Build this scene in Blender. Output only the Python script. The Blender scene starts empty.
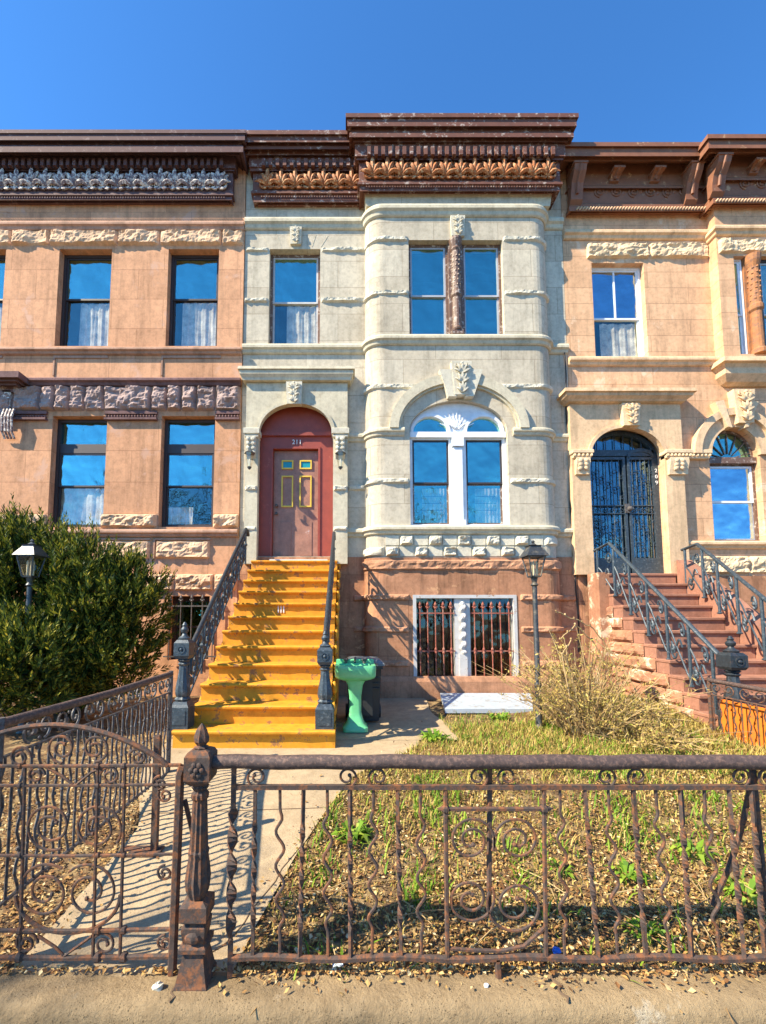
import bpy, bmesh, math, random
from mathutils import Vector, Matrix, noise, Euler
R_ = random.Random(7)
PI = math.pi
sc = bpy.context.scene
C = sc.collection

# ------------------------------------------------------------------ camera model
EYE = 1.65; F = 415.0; CX = 348.0; CY = 589.0; TH = math.radians(4.26)
ST, CT = math.sin(TH), math.cos(TH)
def Z(py, Y):
    v = (CY-py)/F
    return EYE + Y*(ST+v*CT)/(CT-v*ST)
def X(px, py, Y):
    dz = Z(py, Y)-EYE
    return (px-CX)*(Y*CT+dz*ST)/F
def at(px, py, Y): return Vector((X(px, py, Y), Y, Z(py, Y)))
def rect(l, t, r, b, Y):
    m = (t+b)/2
    return X(l, m, Y), X(r, m, Y), Z(b, Y), Z(t, Y)

# ------------------------------------------------------------------ object helpers
def props(o, label=None, cat=None, group=None, kind=None):
    if label: o['label'] = label
    if cat: o['category'] = cat
    if group: o['group'] = group
    if kind: o['kind'] = kind
    return o
def thing(name, label, cat, loc=(0, 0, 0), group=None):
    o = bpy.data.objects.new(name, None); C.objects.link(o)
    o.location = loc; o.empty_display_size = .1
    return props(o, label, cat, group)
def origin(o):
    v = Vector((0, 0, 0))
    while o is not None:
        v += o.location; o = o.parent
    return v

class MB:
    def __init__(s): s.v = []; s.f = []
    def add(s, vs, fs):
        n = len(s.v); s.v += [tuple(p) for p in vs]; s.f += [tuple(i+n for i in f) for f in fs]
    def box(s, x0, x1, y0, y1, z0, z1):
        s.add([(x0,y0,z0),(x1,y0,z0),(x1,y1,z0),(x0,y1,z0),(x0,y0,z1),(x1,y0,z1),(x1,y1,z1),(x0,y1,z1)],
              [(0,3,2,1),(4,5,6,7),(0,1,5,4),(1,2,6,5),(2,3,7,6),(3,0,4,7)]); return s
    def cbox(s, x0, x1, y0, y1, z0, z1, b=.012):
        # box with bevelled front and top edges
        s.loftz([( (x0+b,x1-b,y0+b,y1-b), z0),((x0,x1,y0,y1), z0+b),((x0,x1,y0,y1), z1-b),((x0+b,x1-b,y0+b,y1-b), z1)]); return s
    def loftz(s, rows):
        vs = []; fs = []
        for (a, b, c, d), z in rows: vs += [(a,c,z),(b,c,z),(b,d,z),(a,d,z)]
        for i in range(len(rows)-1):
            for k in range(4):
                fs.append((i*4+k, i*4+(k+1)%4, i*4+4+(k+1)%4, i*4+4+k))
        n = len(rows)*4
        fs += [(3,2,1,0), (n-4,n-3,n-2,n-1)]
        s.add(vs, fs); return s
    def prism(s, poly, y0, y1):   # poly of (x,z)
        n = len(poly)
        vs = [(x,y0,z) for x, z in poly]+[(x,y1,z) for x, z in poly]
        fs = [tuple(range(n)), tuple(range(2*n-1, n-1, -1))]+[(i,i+n,(i+1)%n+n,(i+1)%n) for i in range(n)]
        s.add(vs, fs); return s
    def prismx(s, poly, x0, x1):  # poly of (y,z)
        n = len(poly)
        vs = [(x0,y,z) for y, z in poly]+[(x1,y,z) for y, z in poly]
        fs = [tuple(range(n)), tuple(range(2*n-1, n-1, -1))]+[(i,i+n,(i+1)%n+n,(i+1)%n) for i in range(n)]
        s.add(vs, fs); return s
    def tube(s, pts, r, n=6, flat=1.0):
        pts = [Vector(p) for p in pts]
        if len(pts) < 2: return s
        rs = r if isinstance(r, (list, tuple)) else [r]*len(pts)
        vs = []; fs = []; prev = None
        for i, p in enumerate(pts):
            t = (pts[min(i+1, len(pts)-1)]-pts[max(i-1, 0)])
            if t.length < 1e-9: t = Vector((0,0,1))
            t.normalize()
            if prev is None:
                a = Vector((0,1,0)) if abs(t.y) < .9 else Vector((1,0,0))
                u = (a-t*a.dot(t)).normalized()
            else:
                u = (prev-t*prev.dot(t))
                u = u.normalized() if u.length > 1e-6 else t.orthogonal().normalized()
            prev = u; w = t.cross(u)
            for k in range(n):
                a = 2*PI*(k+.5)/n
                vs.append(p+u*math.cos(a)*rs[i]*flat+w*math.sin(a)*rs[i])
        for i in range(len(pts)-1):
            for k in range(n):
                fs.append((i*n+k, i*n+(k+1)%n, (i+1)*n+(k+1)%n, (i+1)*n+k))
        fs += [tuple(range(n-1, -1, -1)), tuple(range((len(pts)-1)*n, len(pts)*n))]
        s.add(vs, fs); return s
    def lathe(s, prof, cx, cy, n=12, rot=0, sx=1, sy=1, flute=0):
        vs = []; fs = []; m = len(prof)
        for r, z in prof:
            for k in range(n):
                a = 2*PI*k/n+rot
                q = r*(1-(flute if k % 2 else 0))
                vs.append((cx+q*math.cos(a)*sx, cy+q*math.sin(a)*sy, z))
        for i in range(m-1):
            for k in range(n):
                fs.append((i*n+k, i*n+(k+1)%n, (i+1)*n+(k+1)%n, (i+1)*n+k))
        fs += [tuple(range(n-1, -1, -1)), tuple(range((m-1)*n, m*n))]
        s.add(vs, fs); return s
    def ball(s, c, r, n=8, m=6, sc=(1,1,1), rotm=None):
        vs = []; fs = []
        for i in range(m+1):
            th = PI*i/m
            for k in range(n):
                a = 2*PI*k/n
                p = Vector((math.sin(th)*math.cos(a)*sc[0], math.sin(th)*math.sin(a)*sc[1], math.cos(th)*sc[2]))*r
                if rotm: p = rotm @ p
                vs.append(p+Vector(c))
        for i in range(m):
            for k in range(n):
                fs.append((i*n+k, (i+1)*n+k, (i+1)*n+(k+1)%n, i*n+(k+1)%n))
        s.add(vs, fs); return s
    def sweep(s, path, prof):
        # path: plan (x,y) left to right, outward is towards the street; prof: closed (out,z)
        n = len(prof); m = len(path); vs = []
        nrm = []
        for i in range(m-1):
            d = Vector((path[i+1][0]-path[i][0], path[i+1][1]-path[i][1])).normalized()
            nrm.append(Vector((d.y, -d.x)))
        for i in range(m):
            a = nrm[max(i-1, 0)]; b = nrm[min(i, m-2)]
            q = a+b; q = q/(q.dot(a)) if q.length > 1e-6 else a
            for o, z in prof:
                vs.append((path[i][0]+q.x*o, path[i][1]+q.y*o, z))
        fs = []
        for i in range(m-1):
            for k in range(n):
                fs.append((i*n+k, i*n+(k+1)%n, (i+1)*n+(k+1)%n, (i+1)*n+k))
        fs += [tuple(range(n)), tuple(range(m*n-1, (m-1)*n-1, -1))]
        s.add(vs, fs); return s
    def rock(s, path, z0, z1, depth, cell=.035, seed=0, chunk=.35, base=.0):
        # rock-faced stone along a plan path, edges pinned to the wall
        pts = []; L = 0; ds = []
        for i in range(len(path)-1):
            a = Vector(path[i]); b = Vector(path[i+1]); l = (b-a).length
            k = max(1, int(l/cell))
            d = (b-a).normalized(); nn = Vector((d.y, -d.x))
            for j in range(k):
                pts.append((a.lerp(b, j/k), nn, L+l*j/k))
            L += l
        pts.append((Vector(path[-1]), nn, L))
        nz = max(2, int(round((z1-z0)/cell))); vs = []; fs = []
        for p, nn, l in pts:
            for j in range(nz+1):
                t = j/nz; z = z0+(z1-z0)*t
                e = min(1, min(l, L-l)/(cell*1.2))*min(1, 2.2*min(t, 1-t)*nz/2.0)
                e = max(0, min(1, e))
                q = Vector((l*3.1+seed*7.7, z*6.0, seed*3.3))
                h = .55+.55*noise.noise(q*1.0)+.40*noise.noise(q*2.7)+.25*noise.noise(q*6.5)
                cl = noise.cell(Vector((l/chunk+seed, 0, seed)))
                h = max(.12, h+.12*cl)
                o = base+depth*h*e if e > 0 else base*0-.01
                vs.append((p.x+nn.x*o, p.y+nn.y*o, z+(noise.noise(q*3+Vector((9,9,9))))*.008*e))
        m = nz+1
        for i in range(len(pts)-1):
            for j in range(nz):
                fs.append((i*m+j, (i+1)*m+j, (i+1)*m+j+1, i*m+j+1))
        s.add(vs, fs); return s
    def rocks(s, x0, x1, z0, z1, Y, depth, n=1, gap=.012, seed=0, cell=.03, jit=.15):
        xs = [x0+(x1-x0)*i/n for i in range(n+1)]
        for i in range(1, n): xs[i] += (x1-x0)/n*jit*R_.uniform(-1, 1)
        for i in range(n):
            s.rock([(xs[i]+gap/2, Y), (xs[i+1]-gap/2, Y)], z0, z1, depth, cell=cell, seed=seed+i*1.37+3, base=.015)
        return s
    def ring(s, cx, cz, ri, zi, ro, zo, y0, y1, a0=0, a1=PI, n=28):
        vs = []; fs = []
        for i in range(n+1):
            a = a1+(a0-a1)*i/n; c, q = math.cos(a), math.sin(a)
            vs += [(cx+ri*c, y0, cz+zi*q), (cx+ro*c, y0, cz+zo*q), (cx+ro*c, y1, cz+zo*q), (cx+ri*c, y1, cz+zi*q)]
        for i in range(n):
            for k in range(4):
                fs.append((i*4+k, i*4+(k+1)%4, i*4+4+(k+1)%4, i*4+4+k))
        fs += [(0,1,2,3), (n*4+3,n*4+2,n*4+1,n*4)]
        s.add(vs, fs); return s
    def plate(s, outer, holes, y0, y1):
        cu = bpy.data.curves.new('t', 'CURVE'); cu.dimensions = '2D'; cu.fill_mode = 'BOTH'
        cu.extrude = abs(y1-y0)/2
        for poly in [outer]+list(holes):
            sp = cu.splines.new('POLY'); sp.points.add(len(poly)-1)
            for i, (a, b) in enumerate(poly): sp.points[i].co = (a, b, 0, 1)
            sp.use_cyclic_u = True
        o = bpy.data.objects.new('t', cu); C.objects.link(o)
        dg = bpy.context.evaluated_depsgraph_get()
        me = bpy.data.meshes.new_from_object(o.evaluated_get(dg))
        ym = (y0+y1)/2
        s.add([(v.co.x, ym+v.co.z, v.co.y) for v in me.vertices], [tuple(p.vertices) for p in me.polygons])
        bpy.data.objects.remove(o); bpy.data.curves.remove(cu); bpy.data.meshes.remove(me)
        return s
    def build(s, name, mat, parent=None, smooth=False, recalc=True, label=None, cat=None, group=None, kind=None, loc=None):
        me = bpy.data.meshes.new(name)
        o0 = origin(parent) if parent else Vector(loc or (0,0,0))
        me.from_pydata([(a-o0.x, b-o0.y, c-o0.z) for a, b, c in s.v], [], s.f)
        me.validate()
        if recalc:
            bm = bmesh.new(); bm.from_mesh(me)
            bmesh.ops.remove_doubles(bm, verts=bm.verts, dist=1e-5)
            bmesh.ops.recalc_face_normals(bm, faces=bm.faces)
            bm.to_mesh(me); bm.free()
        if smooth:
            for p in me.polygons: p.use_smooth = True
            if smooth is not True: 
                try: me.set_sharp_from_angle(angle=math.radians(smooth))
                except Exception: pass
        me.materials.append(mat)
        o = bpy.data.objects.new(name, me); C.objects.link(o)
        if parent: o.parent = parent
        else: o.location = o0
        return props(o, label, cat, group, kind)

def R4(x0, x1, z0, z1): return [(x0,z0),(x1,z0),(x1,z1),(x0,z1)]
def archpoly(x0, x1, z0, zs, zt, n=24):   # rect up to the spring zs, half ellipse up to zt
    c = (x0+x1)/2; r = (x1-x0)/2
    p = [(x0,z0),(x1,z0)]
    for i in range(n+1):
        a = PI*i/n; p.append((c+r*math.cos(a), zs+(zt-zs)*math.sin(a)))
    return p
def halfell(c, r, zs, zt, n=20, a0=0, a1=PI):
    return [(c+r*math.cos(a0+(a1-a0)*i/n), zs+(zt-zs)*math.sin(a0+(a1-a0)*i/n)) for i in range(n+1)]
def spiral(cx, cz, r, turns=1.4, a0=0, sgn=1, n=26, rmin=.18):
    # outer end first, curling in; returns (x,z)
    out = []
    for i in range(n+1):
        t = i/n; rr = r*(1-t*(1-rmin)); a = a0+sgn*2*PI*turns*t
        out.append((cx+rr*math.cos(a), cz+rr*math.sin(a)))
    return out

# ------------------------------------------------------------------ materials
def newmat(name):
    m = bpy.data.materials.new(name); m.use_nodes = True
    nt = m.node_tree; b = nt.nodes['Principled BSDF']
    return m, nt, b
def N(nt, t, **kw):
    n = nt.nodes.new(t)
    for k, v in kw.items():
        if k.startswith('i_'): n.inputs[k[2:].replace('_', ' ')].default_value = v
        else: setattr(n, k, v)
    return n
def c4(c): return (c[0], c[1], c[2], 1)
def ramp(nt, stops, inp):
    r = nt.nodes.new('ShaderNodeValToRGB'); el = r.color_ramp.elements
    while len(el) < len(stops): el.new(.5)
    for e, (p, c) in zip(el, stops): e.position = p; e.color = c4(c)
    nt.links.new(inp, r.inputs[0]); return r.outputs[0]
def mixc(nt, fac, a, b, mode='MIX'):
    m = nt.nodes.new('ShaderNodeMix'); m.data_type = 'RGBA'; m.blend_type = mode
    for sock, v in ((m.inputs[0], fac), (m.inputs[6], a), (m.inputs[7], b)):
        if hasattr(v, 'is_linked') or hasattr(v, 'links'): nt.links.new(v, sock)
        else: sock.default_value = v if not isinstance(v, tuple) or len(v) == 4 else c4(v)
    return m.outputs[2]
def noise_n(nt, scale, detail=4, rough=.6, vec=None, dist=0):
    n = N(nt, 'ShaderNodeTexNoise'); n.inputs['Scale'].default_value = scale
    n.inputs['Detail'].default_value = detail; n.inputs['Roughness'].default_value = rough
    n.inputs['Distortion'].default_value = dist
    if vec is not None: nt.links.new(vec, n.inputs['Vector'])
    return n.outputs['Fac']
def wpos(nt): return nt.nodes.new('ShaderNodeNewGeometry').outputs['Position']
def mapv(nt, vec, sc_):
    m = nt.nodes.new('ShaderNodeMapping'); m.inputs['Scale'].default_value = sc_
    nt.links.new(vec, m.inputs[0]); return m.outputs[0]
def stone(name, base, var=.25, joint=None, grain=.35, rough=.9, patch=None, streak=.25, gs=55, pamt=.5, pscale=1.7, specks=0):
    m, nt, b = newmat(name); P = wpos(nt)
    dark = tuple(c*(1-var) for c in base); lite = tuple(min(1, c*(1+var*.6)) for c in base)
    col = ramp(nt, [(.3, dark), (.5, base), (.72, lite)], noise_n(nt, 2.3, 7, .65, P))
    fine = noise_n(nt, 13, 9, .8, P)
    col = mixc(nt, 1.0, col, ramp(nt, [(.28, (.70,.67,.64)), (.52, (1,1,1)), (.75, (1.14,1.12,1.09))], fine), 'MULTIPLY')
    if streak:
        st = noise_n(nt, 1, 5, .7, mapv(nt, P, (5, 5, .55)))
        col = mixc(nt, 1.0, col, ramp(nt, [(.36, (1-streak*1.2,)*3), (.52, (1,1,1))], st), 'MULTIPLY')
    if patch:
        col = mixc(nt, ramp(nt, [(pamt, (0,0,0)), (pamt+.06, (1,1,1))], noise_n(nt, pscale, 8, .7, P, .4)), col, c4(patch))
    if specks:
        for sc__, th in ((48, .20), (120, .26)):
            vo = N(nt, 'ShaderNodeTexVoronoi'); vo.inputs['Scale'].default_value = sc__; nt.links.new(P, vo.inputs['Vector'])
            gate = ramp(nt, [(.42,(0,0,0)),(.5,(1,1,1))], noise_n(nt, 9, 3, .6, P))
            dot = ramp(nt, [(th*.6,(1-specks,)*3),(th,(1,1,1))], vo.outputs['Distance'])
            col = mixc(nt, gate, col, mixc(nt, 1.0, col, dot, 'MULTIPLY'))
    h = noise_n(nt, gs, 6, .75, P)
    bump = N(nt, 'ShaderNodeBump'); bump.inputs['Strength'].default_value = grain; bump.inputs['Distance'].default_value = .012
    if joint:
        sep = N(nt, 'ShaderNodeSeparateXYZ'); nt.links.new(P, sep.inputs[0])
        cmb = N(nt, 'ShaderNodeCombineXYZ')
        nt.links.new(sep.outputs[0], cmb.inputs[0]); nt.links.new(sep.outputs[2], cmb.inputs[1])
        mp = nt.nodes.new('ShaderNodeMapping'); mp.inputs['Location'].default_value = (joint[2] if len(joint) > 2 else 0, joint[3] if len(joint) > 3 else 0, 0)
        nt.links.new(cmb.outputs[0], mp.inputs[0])
        br = N(nt, 'ShaderNodeTexBrick'); nt.links.new(mp.outputs[0], br.inputs[0])
        br.inputs['Scale'].default_value = 1; br.inputs['Brick Width'].default_value = joint[0]; br.inputs['Row Height'].default_value = joint[1]
        br.inputs['Mortar Size'].default_value = .006; br.inputs['Mortar Smooth'].default_value = .3
        br.inputs['Color1'].default_value = (1,1,1,1); br.inputs['Color2'].default_value = (.84,.82,.80,1); br.inputs['Mortar'].default_value = (.62,.58,.55,1)
        col = mixc(nt, 1.0, col, br.outputs[0], 'MULTIPLY')
        ma = N(nt, 'ShaderNodeMath', operation='MULTIPLY_ADD'); nt.links.new(br.outputs['Fac'], ma.inputs[0]); ma.inputs[1].default_value = -1.2
        nt.links.new(h, ma.inputs[2]); h = ma.outputs[0]
    nt.links.new(h, bump.inputs['Height']); nt.links.new(bump.outputs[0], b.inputs['Normal'])
    nt.links.new(col, b.inputs['Base Color']); b.inputs['Roughness'].default_value = rough
    b.inputs['Specular IOR Level'].default_value = .25
    return m
def metal(name, base, rust=None, amt=.5, rough=.55, met=.3, scale=9):
    m, nt, b = newmat(name); P = wpos(nt)
    col = mixc(nt, 1.0, c4(base), ramp(nt, [(.3, (.6,.6,.6)), (.6, (1.15,1.15,1.15))], noise_n(nt, 30, 5, .7, P)), 'MULTIPLY')
    if rust:
        f = ramp(nt, [(amt-.06, (0,0,0)), (amt+.08, (1,1,1))], noise_n(nt, scale, 7, .75, P))
        col = mixc(nt, f, col, c4(rust))
    bump = N(nt, 'ShaderNodeBump'); bump.inputs['Strength'].default_value = .5; bump.inputs['Distance'].default_value = .004
    nt.links.new(noise_n(nt, 90, 5, .7, P), bump.inputs['Height']); nt.links.new(bump.outputs[0], b.inputs['Normal'])
    nt.links.new(col, b.inputs['Base Color']); b.inputs['Roughness'].default_value = rough; b.inputs['Metallic'].default_value = met
    return m
def paint(name, base, wear=None, amt=.62, rough=.5, scale=6, var=.15):
    m, nt, b = newmat(name); P = wpos(nt)
    col = mixc(nt, 1.0, c4(base), ramp(nt, [(.3, (1-var,)*3), (.7, (1+var*.5,)*3)], noise_n(nt, 7, 6, .7, P)), 'MULTIPLY')
    if wear:
        f = ramp(nt, [(amt, (0,0,0)), (amt+.04, (1,1,1))], noise_n(nt, scale, 8, .75, P))
        col = mixc(nt, f, col, c4(wear))
    bump = N(nt, 'ShaderNodeBump'); bump.inputs['Strength'].default_value = .25; bump.inputs['Distance'].default_value = .004
    nt.links.new(noise_n(nt, 50, 5, .7, P), bump.inputs['Height']); nt.links.new(bump.outputs[0], b.inputs['Normal'])
    nt.links.new(col, b.inputs['Base Color']); b.inputs['Roughness'].default_value = rough
    return m
def glassmat(name, tint=(.45,.98,.92), refl=.34, wav=.06):
    m, nt, b = newmat(name); nt.nodes.remove(b)
    out = nt.nodes['Material Output']; P = wpos(nt)
    g = N(nt, 'ShaderNodeBsdfGlossy'); g.inputs['Roughness'].default_value = .02; g.inputs['Color'].default_value = c4(tint)
    t = N(nt, 'ShaderNodeBsdfTransparent'); t.inputs['Color'].default_value = (.93,.92,.88,1)
    mx = N(nt, 'ShaderNodeMixShader'); mx.inputs[0].default_value = refl
    bump = N(nt, 'ShaderNodeBump'); bump.inputs['Strength'].default_value = .5; bump.inputs['Distance'].default_value = wav
    nt.links.new(noise_n(nt, 2.5, 2, .4, P), bump.inputs['Height']); nt.links.new(bump.outputs[0], g.inputs['Normal'])
    nt.links.new(t.outputs[0], mx.inputs[1]); nt.links.new(g.outputs[0], mx.inputs[2]); nt.links.new(mx.outputs[0], out.inputs[0])
    return m
def leafmat(name, stops, rough=.6, trans=.25):
    m, nt, b = newmat(name)
    g = nt.nodes.new('ShaderNodeNewGeometry')
    col = ramp(nt, stops, g.outputs['Random Per Island'])
    nt.links.new(col, b.inputs['Base Color']); b.inputs['Roughness'].default_value = rough
    b.inputs['Specular IOR Level'].default_value = .3
    if trans:
        out = nt.nodes['Material Output']
        tr = N(nt, 'ShaderNodeBsdfTranslucent'); nt.links.new(col, tr.inputs[0])
        mx = N(nt, 'ShaderNodeMixShader'); mx.inputs[0].default_value = trans
        nt.links.new(b.outputs[0], mx.inputs[1]); nt.links.new(tr.outputs[0], mx.inputs[2]); nt.links.new(mx.outputs[0], out.inputs[0])
    return m

M = {}
M['cream'] = stone('cream_stone', (.60,.535,.41), .17, joint=(1.25,.56,.2,.12), streak=.16, grain=.35)
M['cream_trim'] = stone('cream_trim', (.59,.535,.395), .16, streak=.12)
M['cream_rock'] = stone('cream_rock', (.62,.58,.46), .18, streak=0, grain=.6)
M['salmon'] = stone('salmon_stone', (.70,.375,.21), .18, joint=(1.02,.62,.1,.05), streak=.22, patch=(.64,.38,.26), pamt=.56)
M['salmon_trim'] = stone('salmon_trim', (.48,.29,.20), .2)
M['salmon_lite'] = stone('salmon_rock', (.72,.48,.30), .25, streak=.1, grain=.7)
M['purple_trim'] = stone('purple_brown_trim', (.20,.115,.11), .25)
M['purple_rock'] = stone('purple_rock', (.38,.28,.25), .3, streak=0, grain=.6)
M['corn_left'] = paint('plum_brown_cornice_paint', (.115,.055,.052), wear=(.20,.13,.12), amt=.56, rough=.8, scale=10)
M['corn_left_orn'] = paint('plum_ornament_paint', (.20,.14,.14), wear=(.74,.67,.58), amt=.50, scale=14, rough=.6)
M['corn_mid'] = paint('peeling_brown_cornice_paint', (.16,.06,.036), wear=(.42,.33,.28), amt=.56, scale=9, rough=.7, var=.3)
M['corn_mid_orn'] = paint('rusty_orange_ornament_paint', (.42,.13,.028), wear=(.66,.42,.20), amt=.54, scale=22, rough=.7, var=.4)
M['col_orange'] = paint('weathered_orange_column', (.40,.17,.065), wear=(.24,.12,.07), amt=.52, scale=16, rough=.8, var=.35)
M['corn_right'] = paint('brown_bracket_cornice_paint', (.26,.105,.052), wear=(.50,.30,.16), amt=.60, scale=5, rough=.65, var=.25)
M['tan'] = stone('tan_stone', (.78,.475,.275), .15, joint=(1.6,.335,.4,.1), streak=.18, patch=(.80,.57,.38), pamt=.57)
M['tan_trim'] = stone('tan_trim', (.72,.50,.30), .2, streak=.2)
M['tan_rock'] = stone('tan_rock', (.78,.58,.36), .2, streak=.05, grain=.6)
M['brown'] = stone('brownstone_base', (.50,.25,.14), .3, joint=(1.1,.5), streak=.3, patch=(.62,.34,.18), pamt=.58, pscale=4)
M['brown_rock'] = stone('brownstone_rock', (.50,.26,.15), .35, streak=.2, grain=.8)
M['redstep'] = stone('red_brown_step_stone', (.34,.165,.11), .25, streak=.1, grain=.5)
M['redside'] = stone('peeling_red_stone', (.42,.205,.12), .3, streak=.15, grain=.9, patch=(.66,.54,.38), pamt=.55, pscale=2.2)
M['yellow'] = paint('ochre_yellow_step_paint', (.70,.31,.012), wear=(.32,.15,.05), amt=.555, rough=.75, scale=7, var=.35)
M['kerb'] = stone('kerb_concrete', (.31,.225,.125), .4, streak=0, grain=1.0, gs=45, patch=(.44,.37,.26), pamt=.58, pscale=2.5, specks=.6)
M['walk'] = stone('walk_concrete', (.43,.33,.205), .18, streak=0, grain=.6, gs=70, patch=(.36,.27,.165), pamt=.55, pscale=3, specks=.35)
M['crack'] = stone('crack_dirt', (.16,.11,.07), .3, streak=0)
M['soil'] = stone('soil', (.15,.095,.05), .5, streak=0, grain=1.0, gs=40, patch=(.30,.21,.10), pamt=.5, pscale=6)
M['asphalt'] = stone('asphalt', (.05,.05,.05), .3, streak=0, grain=.6, gs=90)
M['sidewalk'] = stone('sidewalk_concrete', (.20,.155,.095), .35, streak=0, grain=.9, patch=(.14,.13,.07), pamt=.52, pscale=4, specks=.5)
M['door_frame'] = paint('oxblood_frame_paint', (.30,.055,.03), wear=(.38,.10,.06), amt=.62, var=.2)
M['door_leaf'] = paint('faded_maroon_door_paint', (.36,.17,.11), wear=(.58,.52,.50), amt=.63, scale=3.5, var=.35)
M['gold'] = paint('yellow_moulding_paint', (.75,.52,.06), rough=.5)
M['teal'] = paint('teal_glass', (.02,.28,.32), rough=.2)
M['white'] = paint('white_window_paint', (.80,.82,.84), wear=(.5,.5,.5), amt=.66, scale=7)
M['greyframe'] = paint('pale_grey_frame_paint', (.55,.54,.52), wear=(.35,.22,.14), amt=.60, scale=9)
M['darkframe'] = paint('dark_brown_sash', (.045,.032,.030), wear=(.3,.22,.16), amt=.68)
M['brownframe'] = paint('weathered_brown_sash', (.16,.09,.06), wear=(.45,.38,.32), amt=.55, scale=14)
M['alum'] = paint('grey_sash_rail', (.42,.44,.48), rough=.4)
M['glass'] = glassmat('window_glass')
M['glass_lt'] = glassmat('pale_window_glass', tint=(.6,.85,1.0), refl=.42)
M['glass_cur'] = glassmat('window_glass_over_curtain', tint=(.6,.9,.9), refl=.13)
M['glass_dim'] = glassmat('gate_door_glass', tint=(.5,.8,.95), refl=.16)
M['glass_dark'] = glassmat('basement_glass', tint=(.8,.85,.9), refl=.06)
M['curtain'] = paint('white_net_curtain', (.78,.76,.72), rough=.9, var=.55)
M['interior'] = paint('dark_interior', (.05,.05,.06), rough=.9)
M['roof'] = paint('roof_tar', (.06,.06,.06), rough=.9)
M['iron'] = metal('black_iron_paint', (.035,.045,.055), rust=(.10,.07,.06), amt=.62, rough=.45)
M['iron_rust'] = metal('rusty_iron', (.070,.050,.042), rust=(.22,.085,.034), amt=.53, rough=.85, met=.1, scale=24)
M['pipe'] = metal('weathered_pipe', (.075,.050,.044), rust=(.19,.115,.085), amt=.55, rough=.7, met=.1, scale=45)
M['grille_red'] = metal('rust_red_grille', (.30,.085,.055), rust=(.38,.20,.14), amt=.55, rough=.7, met=.1)
M['iron_blue'] = metal('blue_grey_iron', (.045,.065,.082), rust=(.15,.18,.20), amt=.60, rough=.45, met=.2, scale=25)
M['silver'] = metal('aged_silver_iron', (.17,.165,.16), rust=(.07,.055,.05), amt=.47, rough=.65, met=.2, scale=30)
M['lantern_glass'] = glassmat('lantern_glass', tint=(.9,.9,.85), refl=.10)
M['bulb'] = paint('cream_candle_sleeve', (.75,.66,.45))
M['bin'] = paint('black_bin_plastic', (.028,.030,.033), rough=.45)
M['lid'] = paint('grey_bin_lid_plastic', (.13,.15,.17), rough=.4)
M['sink'] = paint('mint_green_enamel', (.16,.58,.27), wear=(.30,.62,.36), amt=.64, rough=.25)
M['slab'] = paint('pale_blue_hatch_paint', (.40,.47,.55), wear=(.30,.31,.31), amt=.54, rough=.6)
M['cable'] = paint('black_cable', (.015,.015,.018))
M['orange'] = paint('orange_panel_paint', (.80,.20,.02), wear=(.55,.16,.03), amt=.55, rough=.6)
M['bark'] = stone('bark', (.13,.09,.065), .4, streak=.4, grain=1.0)
M['bluebit'] = paint('blue_plastic', (.03,.16,.62), rough=.3)
M['clearbit'] = paint('pale_blue_plastic', (.55,.66,.75), rough=.2)
M['whitebit'] = paint('white_paper', (.75,.74,.70))
M['numeral'] = paint('white_numeral_paint', (.80,.80,.78))
M['needles'] = leafmat('evergreen_leaves', [(0,(.016,.034,.006)),(.40,(.036,.068,.012)),(.68,(.12,.155,.018)),(.88,(.32,.31,.03)),(1,(.46,.38,.05))])
M['leaf'] = leafmat('dead_leaves', [(0,(.10,.045,.02)),(.28,(.24,.115,.04)),(.55,(.40,.23,.075)),(.82,(.55,.37,.14)),(1,(.68,.55,.32))], .8, .1)
M['drygrass'] = leafmat('dry_grass_blades', [(0,(.20,.15,.04)),(.4,(.44,.32,.085)),(.8,(.58,.44,.14)),(1,(.30,.33,.05))], .7, .2)
M['green'] = leafmat('green_grass_blades', [(0,(.07,.16,.015)),(.5,(.16,.30,.02)),(1,(.34,.42,.05))], .6, .3)
M['twig'] = leafmat('dry_twigs', [(0,(.17,.10,.05)),(.5,(.38,.25,.11)),(1,(.52,.40,.2))], .8, 0)
# ================================================================== planes
YL = 7.80; YR = 7.83; YB = 7.56; YT = 7.83          # left wall, middle recess, bay face, right wall
XL, XM = -2.08, 4.33                                 # party lines
GZ = .25                                             # yard level by the houses
def gz(x, y):
    t = max(0, min(1, (y-1.97)/(4.4-1.97))); t = t*t*(3-2*t)
    m = .22*math.exp(-((x-3.9)/1.0)**2-((y-6.3)/1.0)**2)
    return -.05+.30*t+m*(1 if y > 2.2 else 0)

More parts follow.
